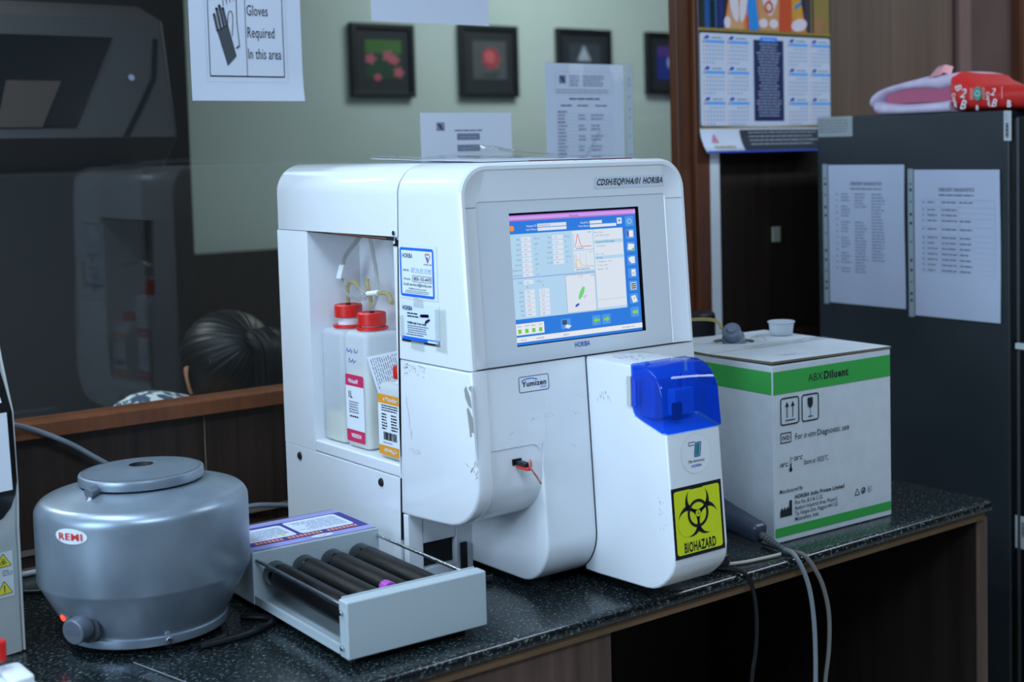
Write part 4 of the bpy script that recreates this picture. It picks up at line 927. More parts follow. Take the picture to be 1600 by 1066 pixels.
d = Dec(lambda u, v, h: Vector((.075 + .19 * u, .128 + .036 * v, fl(.075 + .18 * u, .145) + .0042 + h + tp[int(v * 7.01)][int(u * 29.01)] * (1 - abs(2 * v - 1)))), .0006); d.grid(0, 0, 1, 1, FILM, 0, 29, 7)
o = d.build('sealing_tape', bx, label='crinkled clear tape over the flap joint')
nk = G().cyl((.125, .226, BH - .012), (.112, .215, BH + .010), .0215, mat('grey_bag_plastic', (116, 130, 146), .3), 28, .019).cyl((.112, .215, BH + .0095), (.100, .205, BH + .024), .0155, mat('grey_screw_cap', (112, 124, 140), .35), 28, .0145)
nk.cyl((.1005, .2055, BH + .0235), (.0965, .202, BH + .0275), .0075, mat('grey_bag_plastic', (116, 130, 146), .3), 16); nk = nk.build('bag_spout', bx, bevel=.001, label='grey spout and cap in the opening')
G().ball((.150, .198, BH - .003), (.02, .016, .012), FILM, 12, 8).build('bag_film', bx)
tb = G().tube([(.502, .012, .3045), (.501, .018, .313), (.493, .032, .3185), (.47, .07, .316), (.435, .115, .304), (.40, .15, .293), (.305, .20, .283)], .0030, TUBY, 8, 8).build('diluent_tube'); tag(tb, 'yellowed clear tube running from the box spout to the analyzer', 'tube')
cup = G().lathe([(0, 0), (.0190, 0), (.0196, .001), (.0218, .0195), (.0236, .0205), (.0240, .0225), (.0228, .0232), (.0205, .0215), (.0185, .003), (0, .003)], (0, 0, 0), clear('milky_cup', (.95, .97, .98, 1), .5, .2, 1.4, (222, 228, 234), .75), 40, cap=False).build('plastic_cap')
v = Matrix.Rotation(-.0408, 3, 'Z') @ Vector((.2306, .2242, 0)); cup.location = (.4114 + v.x, -.1942 + v.y, BH + .0018); tag(cup, 'small translucent white cap standing on top of the diluent box', 'cap')

# ================================================================== SCANNER, CORDS, BOTTLE
SLATE = mat('slate_blue_plastic', (54, 62, 78), .35)
def sect(c, ax, up, w_, h_, n=20):
    ax = Vector(ax).normalized(); s_ = ax.cross(Vector(up)).normalized(); u_ = s_.cross(ax)
    out = []
    for i in range(n):
        t = 2 * PI * i / n; a, b = math.cos(t), math.sin(t); e = .6
        out.append(tuple(Vector(c) + s_ * (w_ * math.copysign(abs(a) ** e, a)) + u_ * (h_ * math.copysign(abs(b) ** e, b))))
    return out
hs = thing('barcode_scanner', 'slate blue handheld scanner lying between the analyzer and the diluent box', 'scanner', (.375, -.2, 0))
A0 = Vector((.0, -.002, .026)); A1 = Vector((-.012, .145, .062)); ax = A1 - A0
g = G().loops([sect(A0 + ax * t, ax, (0, 0, 1), a, b) for t, a, b in ((0, .011, .009), (.012, .0145, .0125), (.05, .0165, .0150), (.12, .0160, .0150), (.4, .0170, .0170), (.7, .019, .020), (1, .021, .024))], SLATE); g.build('scanner_handle', hs, smooth=50)
g = G().loops([sect(A1 + Vector((0, -.01, .0)) + Vector((0, 1, -.22)).normalized() * t, (0, 1, -.22), (0, 0, 1), a, b) for t, a, b in ((-.02, .018, .016), (0, .026, .022), (.05, .030, .024), (.072, .032, .022), (.075, .030, .020))], SLATE); g.build('scanner_head', hs, smooth=50)
GC = mat('grey_cable', (128, 136, 142), .5); GC2 = mat('grey_brown_cable', (112, 110, 106), .5)
bt0 = A0 + Vector((0, 0, 0)); 
G().tube([tuple(A0 + Vector((.001, .003, -.002))), tuple(A0 + Vector((.0035, -.020, -.010))), tuple(A0 + Vector((.006, -.042, -.0165)))], lambda t: .0058 - .0022 * t, mat('strain_relief', (92, 98, 98), .55), 12, 8).build('strain_relief', hs)
for k in range(7):
    t = .1 + k * .12; p_ = A0 + Vector((.001 + .005 * t, .003 - .045 * t, -.002 - .0145 * t)); r_ = .0062 - .0022 * t
    G().cyl(p_ + Vector((0, .001, .0003)), p_ - Vector((0, .001, .0003)), r_, mat('strain_relief_rib', (74, 80, 82), .55), 12).build('relief_rib', hs)
c1 = G().tube([(.381, -.243, .0095), (.384, -.258, .006), (.390, -.2695, -.012), (.401, -.274, -.045), (.410, -.274, -.092), (.415, -.272, -.15), (.416, -.270, -.22), (.416, -.268, -.33)], .0036, GC, 10, 8).build('scanner_cable'); tag(c1, 'light grey cable from the scanner hanging over the counter edge', 'cable')
c2 = G().tube([(.394, -.185, .0045), (.3935, -.215, .0045), (.394, -.245, .0042), (.402, -.262, .001), (.414, -.2715, -.018), (.430, -.275, -.05), (.442, -.275, -.095), (.443, -.273, -.15), (.436, -.270, -.21), (.430, -.268, -.33)], .0034, GC2, 10, 8).build('drop_cable'); tag(c2, 'grey brown cable hanging right of the light grey one', 'cable')
c3 = G().tube([(.232, -.12, .0035), (.243, -.17, .0035), (.255, -.215, .0035), (.268, -.245, .0038), (.279, -.2625, .001), (.288, -.2705, -.02), (.294, -.272, -.06), (.293, -.271, -.11), (.284, -.269, -.17), (.275, -.268, -.33)], .0032, BLACK, 10, 8).build('power_lead'); tag(c3, 'thin black lead dropping over the counter edge beside the biohazard sticker', 'cable')
c4 = G().tube([(.236, -.1, .003), (.25, -.165, .003), (.275, -.213, .003), (.305, -.231, .003), (.335, -.237, .003), (.360, -.240, .003), (.374, -.243, .004)], .0026, mat('ivory_cable', (186, 182, 166), .5), 8, 8).build('ivory_cable'); tag(c4, 'thin ivory cable lying along the counter below the scanner', 'cable')
g = G().loops([sect(Vector((.2475, -.178, .014)) + Vector((.42, -.9, 0)).normalized() * t * .68, (.42, -.9, 0), (0, 0, 1), a, b) for t, a, b in ((0, .015, .0115), (.004, .0165, .0130), (.075, .0165, .0130), (.086, .013, .0115), (.094, .0085, .008), (.096, .006, .005))], mat('navy_black_plastic', (28, 32, 42), .3)); o = g.build('adapter', smooth=50); tag(o, 'dark adapter block lying between the analyzer module and the scanner', 'adapter')
bo = thing('reagent_jar', 'black capped jar with yellow label standing behind the analyzer', 'jar', (.792, .40, 0))
G().lathe([(0, 0), (.036, 0), (.040, .004), (.040, .205), (.036, .214), (.030, .218), (0, .218)], (0, 0, 0), BLACK, 32).build('jar_body', bo)
G().lathe([(.0402, .14), (.0405, .1401), (.0405, .2055), (.0402, .206)], (0, 0, 0), ink(206, 198, 60), 32, cap=False).build('jar_label', bo, label='yellow label')
G().lathe([(0, 0), (.0395, 0), (.0415, .002), (.0415, .052), (.038, .0565), (0, .0565)], (0, 0, .219), BLACK, 40).build('jar_cap', bo)
cw = G().tube([(-.62, .30, .262), (-.56, .40, .25), (-.4464, .545, .204), (-.378, .56, .168), (-.33, .56, .133), (-.27, .557, .09), (-.19, .553, .045), (-.12, .551, .019), (-.0732, .55, .0152), (-.04, .549, .0095), (-.0115, .545, .0050), (.06, .52, .003)], .0042, mat('dull_grey_cable', (122, 132, 140), .5), 10, 8).build('wall_cable'); tag(cw, 'grey cable sagging along the wooden wall behind the centrifuge', 'cable')
cw = G().tube([(-.66, .47, .004), (-.56, .462, .004), (-.47, .4555, .004), (-.40, .462, .004), (-.3, .455, .004)], .0040, mat('white_cable', (206, 210, 212), .5), 8).build('white_cable'); tag(cw, 'white cable along the rear edge of the counter behind the centrifuge', 'cable')
cw = G().tube([(-.62, .39, .004), (-.55, .385, .004), (-.49, .350, .004), (-.44, .31, .004), (-.36, .30, .004)], .0036, BLACK, 8).build('black_cable'); tag(cw, 'black cable running behind the centrifuge from the left instrument', 'cable')
st = thing('clear_strip', 'small clear plastic strip lying on the counter in front of the centrifuge', 'plastic strip', (-.5037, -.0278, 0), 0)
d = Dec(plane((-.015, .012, .0012), (.20, -1.05, 0), (1.05, .20, 0)), .0002); d.slab(0, 0, .12, .026, FILM, .0008, 4, 2)
for k in range(9): d.line((.05 + k * .006, .002), (.05 + k * .006, .018), .0007, ink(150, 160, 165), 2)
d.line((0, .024), (.12, .024), .0015, ink(140, 150, 156), 2); d.build('strip_film', st)

# ================================================================== LEFT INSTRUMENT AND TUBE RACK
li = thing('desktop_instrument', 'tall beige instrument at the left edge with black framed panel and warning stickers', 'lab instrument', (-.576, .1252, 0), .20)
BEI = mat('beige_instrument_plastic', (178, 184, 182), .4, noise=3, nscale=30)
pr = [(0, .002), (0, .155), (-.003, .20), (.0, .30), (.0205, .363), (.034, .417), (.060, .47), (.10, .50), (.34, .51), (.35, .50), (.35, .002)]
g = G().prism(pr, -.42, -.0035, BEI, 'X', r=.004); g.build('housing', li, smooth=40)
G().prism([(y + .0015, z) for y, z in pr[:7]] + [(.07, .002)], -.0034, .0, mat('beige_edge_trim', (196, 200, 196), .4), 'X', r=.001).build('edge_trim', li)
for x in (-.38, -.04):
    for y in (.03, .32): G().cyl((x, y, 0), (x, y, .003), .012, RUBBER, 14).build('foot', li)
def fy(z):
    for (y0, z0), (y1, z1) in zip(pr, pr[1:6]):
        if z0 <= z <= z1: return y0 + (y1 - y0) * (z - z0) / (z1 - z0)
    return pr[5][0]
pf2 = lambda u, v, h: Vector((u, fy(v) - .001 - h, v))
d = Dec(pf2, .0003)
edge = [(-.016, .417), (-.0125, .40), (-.0095, .37), (-.0065, .34), (-.0035, .30), (-.003, .25), (-.003, .215), (-.006, .198), (-.012, .183), (-.022, .172), (-.04, .165)]
for i in range(len(edge) - 1):
    (u0, v0), (u1, v1) = edge[i], edge[i + 1]; d.poly([(u0, v0), (u1, v1), (-.40, v1), (-.40, v0)], mat('black_glossy_panel', (16, 17, 20), .2), 1)
d.build('panel', li, label='glossy black curved panel')
d = Dec(pf2, .0003)
for v0, v1, o0, o1 in ((.205, .30, .0095, .0105), (.312, .33, .014, .016), (.33, .363, .016, .0195), (.363, .41, .0195, .024)): d.poly([(-o0, v0), (-o1, v1), (-.38, v1), (-.38, v0)], PAPER, 3)
d.build('taped_sheet', li, label='white sheet taped on the black panel')
d = Dec(lambda u, v, h: Vector((-.038 + u, -.0006 - h, .074 + v)), .0002)
d.rect(0, 0, .0260, .056, ink(200, 206, 208), 1)
for v in (.0375, .0035):
    d.poly(rpoly([(.003, v), (.0245, v), (.0137, v + .0175)], .001, 3), K, 2); d.poly(rpoly([(.0043, v + .0008), (.0232, v + .0008), (.0137, v + .0160)], .0006, 3), ink(214, 206, 60), 3)
    if v > .02:
        for th in (0, 2.094, -2.094): d.ring((.0137 - .0022 * math.sin(th), v + .0062 + .0022 * math.cos(th)), .0013, .0020, K, 4, 14)
    else: d.rect(.0131, v + .0050, .0143, v + .0115, K, 4); d.disc((.0137, v + .0033), .0008, K, 4, 10)
d.greek(.012, .026, .025, .034, 3, GR, 2); d.build('warning_sticker', li, label='sticker with two yellow warning triangles')
# stand with a display head behind the panel (seen mirrored in the glass)
g = G().prism([(.12, .51), (.20, .90), (.33, .90), (.34, .51)], -.40, -.05, mat('beige_edge_trim', (196, 200, 196), .4), 'X', r=.01); g.build('upper_tower', li)
rk = thing('tube_rack', 'small white ridged tube rack at the lower left corner', 'tube rack', (-.645, -.12, 0))
RW = mat('white_rack_plastic', (226, 231, 234), .35)
g = G().prism(rpoly([(-.12, -.028), (0, -.028), (0, .028), (-.12, .028)], [.006] * 4, 5), .0, .050, RW, 'Z', r=.003)
for k in range(5): g.prism(rpoly([(-.024 * k - .0255, -.0285), (-.024 * k - .0015, -.0285), (-.024 * k - .0015, .0285), (-.024 * k - .0255, .0285)], .007, 5), .044, .0585 if k == 1 else .0635 - (k % 2) * .005, RW, 'Z', r=.003)
for k in range(6): g.cyl((-.004 - k * .022, -.0285, 0), (-.004 - k * .022, -.0285, .055), .003, RW, 10)
g.build('rack_body', rk)
tb = thing('sample_tube', 'sample tube with red cap beside the white rack at lower left', 'sample tube', (-.672, -.105, 0))
G().lathe([(0, .0), (.005, .001), (.0072, .006), (.0072, .076), (.0066, .076)], (0, 0, 0), clear('tube_glass', (.9, .93, .95, 1), .8, .05), 20, cap=False).build('tube_body', tb)
G().lathe([(0, .0), (.0066, 0), (.0074, -.001), (.0074, -.032), (.0066, -.034)], (0, 0, .046), mat('tube_paper_label', (210, 216, 226), .6), 20, cap=False).build('tube_label', tb)
G().lathe([(.0076, 0), (.0094, .001), (.0094, .019), (.0086, .0215), (.0045, .0215), (.0040, .0195), (0, .0195)], (0, 0, .0735), RED, 28).build('tube_cap', tb, label='red stopper')

# ================================================================== REFRIGERATOR
fr = thing('refrigerator', 'dark graphite two door refrigerator right of the counter end', 'refrigerator', (1.1875, -.067, FZ))
FH = .662 - FZ
g = G().box(0, .60, 0, .498, .03, FH, FRIDGE); g.build('cabinet', fr, bevel=.004)
DOORM = mat('black_refrigerator_door', (22, 24, 28), .3, metal=.2); GASK = mat('grey_door_edge', (84, 88, 92), .4, metal=.4)
zg = .2105 - FZ
for z0, z1 in ((.04, zg - .006), (zg + .006, FH - .012)):
    dr = G().box(.002, .60, -.068, -.014, z0, z1, DOORM).build('door', fr, bevel=.004)
    G().box(.004, .598, -.0145, -.0005, z0 + .004, z1 - .004, BLACK).build('gasket', dr)
    G().box(-.0005, .003, -.022, -.0165, z0 + .003, z1 - .003, GASK).build('edge_strip', dr, label='lighter grey strip on the door edge')
G().box(-.001, .03, -.040, -.012, zg - .006, zg + .006, mat('hinge_white', (186, 196, 196), .4)).build('hinge', fr, bevel=.001, label='pale door hinge')
d = Dec(lambda u, v, h: Vector((.0018 - h, -.062 + .04 - u, .0 + v)), .0002)
d.rect(-.012, .566 + .0, .018, .63, ink(176, 182, 186), 2) ; 
for k in range(9): d.rect(.002, .590 + k * .0032, .010, .5915 + k * .0032 + (k % 3) * .0004, K, 3)
d.build('door_barcode', fr, label='white barcode sticker on the lower door')
for x in (.06, .54):
    for y in (.04, .46): G().cyl((x, y, 0), (x, y, .032), .02, RUBBER, 16).build('foot', fr)
SX = 1.1875
sidef = lambda y0, z0: (lambda u, v, h: Vector((-.0003 - h, y0 + .067 - u, z0 - FZ + v)))
d = Dec(sidef(.4268, .6195), .0002); d.rect(0, 0, .0985, .0425, ink(150, 158, 160), 1)
for k in range(5): d.greek(.004, .008 + k * .006, .092, .0135 + k * .006, 1, ink(110, 120, 124), 2, ragged=.1)
d.build('rating_label', fr, label='grey printed rating label at the top rear corner')
d = Dec(sidef(-.0545, .6035), .0002); d.rect(0, 0, .0175, .057, ink(186, 192, 196), 1)
for k in range(11): d.rect(.004, .006 + k * .0026, .011, .0074 + k * .0026 + (k % 3) * .0004, K, 2)
d.greek(.004, .038, .008, .053, 3, GR, 2); d.build('barcode_label', fr, label='narrow white barcode label at the top front corner')
# papers in punched pockets on the fridge side
def fridge_sheet(y0, z0, label, rows, full):
    t = thing('paper_notice', label, 'notice', (SX, y0, z0), 0, 'notices on the refrigerator side')
    random.seed(rows)
    wv = lambda u, v: .0012 + .0022 * math.sin(v * 9 + rows) ** 2 * (u / .21) + .0012 * math.sin(u * 30 + v * 6) ** 2
    f_ = lambda u, v, h: Vector((-wv(u, v) - h, -u, v))
    d = Dec(f_, .0002); d.slab(0, 0, .21, .297, ink(196, 202, 220, .8), .0004, 10, 14)
    d.text(.105, .254, 'CRESCENT DIAGNOSTICS', .0095, ink(70, 74, 90), 2, 'C', bold=.02, fit=.088); d.greek(.062, .243, .150, .2500, 1, GR, 2, ragged=.05)
    if full:
        for r in range(26):
            v = .232 - r * .0066
            for c, (a, b) in enumerate(((.022, .028), (.036, .064), (.074, .110), (.122, .160))):
                if c == 0 and r % 2: continue
                if (c == 1 and r % 5 == 3) or (c == 2 and 4 < r < 9) or (c == 3 and r > 21): continue
                d.greek(a, v, b, v + .0058, 1, ink(132, 140, 164), 2)
    else:
        hs_ = [.237, .222, .211, .200, .183, .166, .155, .144, .133, .122, .111, .100, .090]
        for v in hs_: d.line((.020, v), (.198, v), .0005, ink(160, 168, 188), 2)
        for u in (.020, .031, .067, .112, .198): d.line((u, .090), (u, .237), .0005, ink(160, 168, 188), 2)
        for i, (a, b) in enumerate(zip(hs_, hs_[1:])):
            d.greek(.022, a - .008, .027, a - .002, 1, ink(110, 118, 140), 3); d.greek(.034, a - .008, .060, a - .002, 1, ink(110, 118, 140), 3)
            d.greek(.069, a - .008, .108, a - .002, 1, ink(110, 118, 140), 3, ragged=.05)
            if i in (0, 3, 4, 5, 6, 7, 8, 9, 10, 11): d.greek(.114, a - .008, .145, a - .002, 1, ink(110, 118, 140), 3)
    o = d.build('sheet', t, label='printed white sheet'); 
    d = Dec(lambda u, v, h: Vector((-wv(0, v) - .0004 - h, -u, v)), .0002)
    d.slab(-.016, -.004, -.002, .299, mat('pocket_strip', (150, 164, 170), .4), .0004, 2, 12)
    for v in (.268, .256, .232, .206, .188, .150, .112, .092, .068, .044, .030): d.disc((-.0085, v), .0021 if v in (.268, .232, .150, .068) else .0032, ink(24, 28, 32), 2, 14)
    d.build('punched_strip', t, label='punched margin strip of the pocket')
    d = Dec(lambda u, v, h: Vector((-wv(min(max(u, 0), .21), v) - .0012 - h, -u, v)), .0002); d.slab(-.002, -.004, .216, .300, clear('pocket_film', (.97, .98, .99, 1), .35, .25, 1.4), .0003, 10, 14); d.build('pocket_film', t)
fridge_sheet(.397, .262, 'printed sheet in a punched pocket on the refrigerator side, nearer the wall', 3, True)
fridge_sheet(.1625, .2515, 'printed table sheet in a punched pocket on the refrigerator side, nearer the door', 5, False)

# paper ream wrapper on the fridge top
random.seed(4)
wr = thing('paper_wrapper', 'torn red and white copier paper wrapper lying on the refrigerator', 'paper wrapper', (1.19, .07, .662))
REDW = mat('red_wrapper_print', (206, 44, 40), .4); PINKW = mat('pale_wrapper_inside', (206, 194, 218), .55, noise=6, nscale=30); PKD = mat('shaded_wrapper_inside', (176, 88, 118), .6)
# red sleeve part (front) as a flattened tube
def secR(y, x0, x1, h, n=24, jit=.002):
    out = []
    for i in range(n):
        t = 2 * PI * i / n; a, b = math.cos(t), math.sin(t)
        out.append(((x0 + x1) / 2 + (x1 - x0) / 2 * math.copysign(abs(a) ** .45, a) + random.uniform(-jit, jit), y, h / 2 + h / 2 * math.copysign(abs(b) ** .5, b) + random.uniform(-jit, jit) * (b > -.3) + .0005))
    return out
g = G().loops([secR(y, -.004, .20, h) for y, h in ((0.0, .0795), (-.012, .072), (-.03, .063), (-.045, .055), (-.06, .050), (-.09, .049), (-.12, .048), (-.15, .048), (-.2, .047), (-.26, .047), (-.34, .046))], REDW); g.xform(lambda x, y, z: (x, y, max(z, .0004))); g.build('red_sleeve', wr, smooth=60)
def secP(y, x0, x1, zl, zh, n=20):
    out = []
    for i in range(n):
        t = 2 * PI * i / n; a, b = math.cos(t), math.sin(t)
        out.append(((x0 + x1) / 2 + (x1 - x0) / 2 * math.copysign(abs(a) ** .7, a), y, (zl + zh) / 2 + (zh - zl) / 2 * math.copysign(abs(b) ** .7, b)))
    return out
# lower pale lip, upper pale flap, inner pink sheet coloured as shadow
g = G().loops([secP(y, x0, .19, -.006 if x0 < -.002 else .0005, zh) for y, x0, zh in ((.001, -.008, .030), (.03, -.012, .026), (.08, -.014, .024), (.12, -.013, .024), (.16, -.011, .028), (.19, -.006, .034), (.205, .002, .036), (.213, .02, .032))], PINKW); g.xform(lambda x, y, z: (x, y, max(z, .0006) if x > -.0028 else z)); g.build('lower_lip', wr, smooth=60)
g = G().loops([secP(y, x0, .19, zl, zh) for y, x0, zl, zh in ((.001, -.006, .046, .0815), (.03, -.008, .040, .079), (.06, -.007, .044, .080), (.09, -.007, .046, .074), (.13, -.007, .045, .067), (.165, -.006, .038, .061), (.19, -.006, .024, .056), (.207, -.002, .012, .050), (.216, .004, .010, .044), (.220, .012, .014, .036))], PINKW); g.build('upper_flap', wr, smooth=60)
g = G().box(.004, .18, .0, .17, .022, .05, PKD); g.build('inner_fold', wr, label='inner fold in deep pink for the shadow between the flaps')  # deep pink puts the shadow between the flaps into the colour
g = G().loops([[(.0 + dx, .055 + a, z), (.0 + dx, .025 + a, z + .004), (.012 + dx, .028 + a, z + .02), (.012 + dx, .045 + a, z + .018)] for dx, a, z in ((-.004, 0, .070), (.01, .004, .076), (.03, .0, .072))], mat('pink_crumple', (226, 160, 168), .6)); g.build('crumple', wr, smooth=60)
d = Dec(lambda u, v, h: Vector((-.0068 - .0015 - h, -u, v)), .0003); WI = ink(232, 226, 226)
def b2b(u, v, s, rot=-.15, t2=True):
    d.text(u, v, 'B', s, WI, 2, bold=.012, rot=rot - .9, shear=.2); 
    d.text(u + s * .35, v - s * .9, '2', s * 1.1, WI, 2, bold=.012, rot=rot - .9 + .5, shear=.2); d.text(u + s * .55, v - s * 1.75, 'B', s * 1.1, WI, 2, bold=.012, rot=rot - .25, shear=.2)
d.text(.014, .050, 'B', .022, WI, 2, bold=.012, rot=-1.2, shear=.2); d.text(.026, .0285, '2', .026, WI, 2, bold=.012, rot=-.2, shear=.25); d.text(.026, .006, 'B', .026, WI, 2, bold=.012, rot=-.15, shear=.25); d.text(.006, .036, 'Copier', .012, WI, 2, bold=.03, rot=-1.3, shear=.1, fit=.030)
d.text(.098, .030, '2', .020, WI, 2, bold=.012, rot=-.2, shear=.25); d.text(.100, .008, 'B', .022, WI, 2, bold=.012, rot=-.15, shear=.25); d.text(.088, .036, 'Copier', .011, WI, 2, bold=.03, rot=-1.4, shear=.1, fit=.030)
d.text(.064, .003, 'B', .012, WI, 2, bold=.03, rot=-.1); d.text(.136, .006, 'B', .018, WI, 2, bold=.03, rot=-.1)
TQ = ink(70, 160, 140); d.disc((.068, .034), .009, TQ, 2, 24, ry=.0135); d.ring((.068, .034), .0045, .0055, WI, 3, 20); 
for u in (.052, .056, .080, .084, .125): d.line((u, .045), (u, .022), .0008, WI, 2)
d.build('wrapper_print', wr, label='white slanted lettering')

# ================================================================== CALENDAR
ca = thing('wall_calendar', 'printed wall calendar with bright picture hanging behind the refrigerator', 'calendar', (.966, GY - .036, .59))
def cfn(u, v, h):
    c = max(0, .055 - v); y = -(c * c) * 7.5
    return Vector((u * .996, y - h - .0002 * math.sin(u * 8), v))
CW = .416
d = Dec(cfn, .0003)
d.slab(0, 0, CW, .50, ink(206, 214, 230), .0005, 8, 34)
DK = ink(44, 40, 34); GOLD = ink(156, 130, 60)
for a, b, l_, mt_ in ((0, .052, 1, ink(40, 46, 58)), ): d.grid(.116, .003, CW, .049, mt_, 6, 8, 16)
d.grid(0, .0, CW, .004, ink(48, 70, 170), 7, 8, 2)
d.rect(0, .052, CW, .0555, GOLD, 2); d.rect(0, .0555, CW, .262, DK, 1); d.rect(.003, .058, CW - .003, .257, ink(206, 214, 232), 2, r=.006)
d.rect(0, .262, CW, .268, GOLD, 2)
for k in range(4):
    v = .040 - k * .0085; d.greek(.14, v, CW - .02, v + .0075, 1, ink(170, 176, 190), 10, ragged=.25, fill=.25)
d.poly([(.026, .022), (.046, .022), (.036, .042)], ink(200, 120, 150), 8); d.poly([(.030, .024), (.042, .024), (.036, .036)], ink(220, 190, 80), 9); d.greek(.028, .008, .092, .018, 1, ink(180, 170, 130), 9, ragged=.05)
CB = ink(90, 170, 245); IND = ink(44, 66, 170); TICK = ink(150, 164, 192)
for r in range(3):
    for cc, u in enumerate((.010, .083, .272, .346)):
        v = .244 - r * .066
        d.poly([(u + .004, v), (u + .012, v + .008), (u + .022, v + .007), (u + .018, v + .001)], IND, 3); d.greek(u + .028, v + .001, u + .060, v + .006, 1, ink(120, 124, 132), 3, ragged=.1)
        d.rect(u + .008, v - .008, u + .066, v - .002, CB, 3); d.rect(u + .001, v - .008, u + .007, v - .003, ink(232, 150, 130), 3)
        for row in range(5):
            for cl in range(7):
                if (row == 0 and cl < (r + cc) % 5) or (row == 4 and cl > 3 + (r * cc) % 3): continue
                d.rect(u + .002 + cl * .0093, v - .0165 - row * .0088, u + .0065 + cl * .0093, v - .0130 - row * .0088, ink(220, 170, 160) if cl == 0 else TICK, 3)
d.rect(.164, .068, .258, .247, NAVY, 3); d.rect(.184, .243, .238, .253, ink(28, 130, 240), 4, r=.002); d.greek(.192, .2455, .230, .2505, 1, ink(190, 220, 250), 5, ragged=.05)
for k in range(25):
    wd = random.uniform(.025, .042); v = .2355 - k * .0066; d.greek(.211 - wd, v, .211 + wd, v + .0062, 1, ink(160, 170, 196), 4, ragged=.02, fill=.4)
# generic bright folds in the picture above
pb = .268
d.grid(0, pb, CW, .50, ink(30, 34, 40), 1, 8, 16)
for (a, b, c, e, cl) in ((.02, .0, .055, .23, (36, 86, 160)), (.06, .0, .075, .23, (22, 40, 110)), (.012, .0, .05, .06, (24, 52, 40)), (.33, .0, .36, .23, (62, 54, 66)), (.35, .0, .412, .23, (146, 126, 62)), (.36, .0, .40, .035, (166, 120, 76))):
    d.rect(a, pb + b, c, pb + e, ink(*cl), 2)
d.poly([(.075, pb), (.095, pb + .09), (.16, pb + .14), (.27, pb + .14), (.31, pb + .10), (.335, pb)], ink(222, 130, 66), 3)
d.poly([(.080, pb), (.1, pb + .09), (.125, pb + .11), (.135, pb)], ink(216, 160, 110), 4)
d.poly([(.148, pb), (.143, pb + .13), (.166, pb + .13), (.182, pb)], ink(36, 140, 220), 5)
d.poly([(.186, pb), (.178, pb + .12), (.21, pb + .03), (.243, pb + .12), (.245, pb)], ink(206, 150, 100), 4)
d.poly([(.246, pb), (.250, pb + .13), (.285, pb + .13), (.285, pb)], ink(204, 78, 40), 5)
d.poly([(.287, pb + .03), (.285, pb + .12), (.315, pb + .09), (.322, pb + .025)], ink(214, 150, 50), 5); d.poly([(.295, pb + .058), (.32, pb + .072), (.318, pb + .062), (.296, pb + .048)], ink(40, 140, 190), 6)
for (x, y, a, b, th) in ((.105, .06, .013, .045, .2), (.135, .06, .011, .045, -.15), (.200, .075, .010, .045, .35), (.232, .075, .010, .045, -.35), (.310, .016, .026, .014, .2), (.195, .016, .014, .010, 0), (.228, .016, .014, .010, 0), (.085, .014, .010, .013, 0)):
    d.poly([(x + a * math.cos(t) * math.cos(th) - b * math.sin(t) * math.sin(th), pb + y + a * math.cos(t) * math.sin(th) + b * math.sin(t) * math.cos(th)) for t in [2 * PI * i / 20 for i in range(20)]], ink(226, 214, 222), 6)
d.ring((.213, pb + .052), .008, .014, ink(210, 90, 50), 7); d.disc((.213, pb + .05), .007, ink(220, 200, 190), 7); d.rect(.145, pb + .0, .150, pb + .03, ink(200, 60, 40), 6)
o = d.build('calendar_sheet', ca); o.data.polygons.foreach_set('use_smooth', [True] * len(o.data.polygons))
G().box(0, CW, -.004, .0035, .499, .508, ink(60, 60, 64)).build('hanging_rail', ca)
o = G().box(1.2135, 1.2377, GY - .006, GY - .0002, .383, .418, mat('ivory_plate', (150, 152, 138), .5)).build('switch_plate', bevel=.001); tag(o, 'small ivory plate on the dark wall beside the refrigerator', 'wall plate')

# ================================================================== PAPERS ON THE GLASS
def glass_sheet(name, x0, z0, w_, h_, label, draw, rot=0, curl=.004):
    t = thing(name, label, 'notice', (x0, GY - .0012, z0), 0); t.rotation_euler = (0, rot, 0)
    f_ = lambda u, v, h: Vector((u, -.0004 - curl * (max(0, (.06 - v) / .06) ** 2) * (.4 + u / w_) - h, v))
    d = Dec(f_, .0003); d.slab(0, 0, w_, h_, PAPER_B, .0004, 6, 12); draw(d, w_, h_); d.build('sheet', t)
    return t
def gloves(d, w_, h_):
    d.frame(.027, .031, .172, .275, .0004, LG, 1); d.frame(.032, .040, .166, .27, .0011, K, 2); d.rect(.032, .040, .166, .0422, K, 2); d.line((.098, .040), (.098, .27), .0009, K, 2)
    for t_, v, fw in (('In this area', .071, .060), ('Required', .107, .049), ('Gloves', .144, .038)): d.text(.101, v, t_, .0255, ink(34, 38, 48), 2, bold=.004, fit=fw)
    GV = ink(70, 76, 82)
    d.poly([(.064, .058), (.047, .117), (.067, .127), (.080, .075)], GV, 2)
    for a, b, c, e in ((.0490, .115, .0435, .143), (.0545, .118, .0480, .153), (.0600, .122, .0530, .158), (.0650, .124, .0590, .154)):
        d.line((a, b), (c, e), .0046, GV, 2); d.disc((c, e), .0023, GV, 2, 12)
    d.pline([(.066, .125), (.067, .140), (.0695, .149), (.0735, .150), (.0755, .144), (.0755, .128), (.0735, .108)], .0012, ink(60, 66, 72), 3)
    for u in (.060, .066, .072, .078): d.line((u, .158 + (u - .06) * .5), (u - .002, .21), .0011, K, 2)
    d.pline([(.083, .21), (.083, .13), (.086, .092), (.080, .089)], .0012, K, 2); d.line((.086, .0925), (.080, .088), .0024, K, 3)
glass_sheet('paper_notice', -.1368, .6975, .200, .287, 'white Gloves Required notice with black glove drawing on the glass', gloves, .0)
def blank(d, w_, h_): pass
glass_sheet('paper_notice', .2024, .8425, .253, .20, 'plain white sheet high on the glass, lower edge only in view', blank, 0, .001)
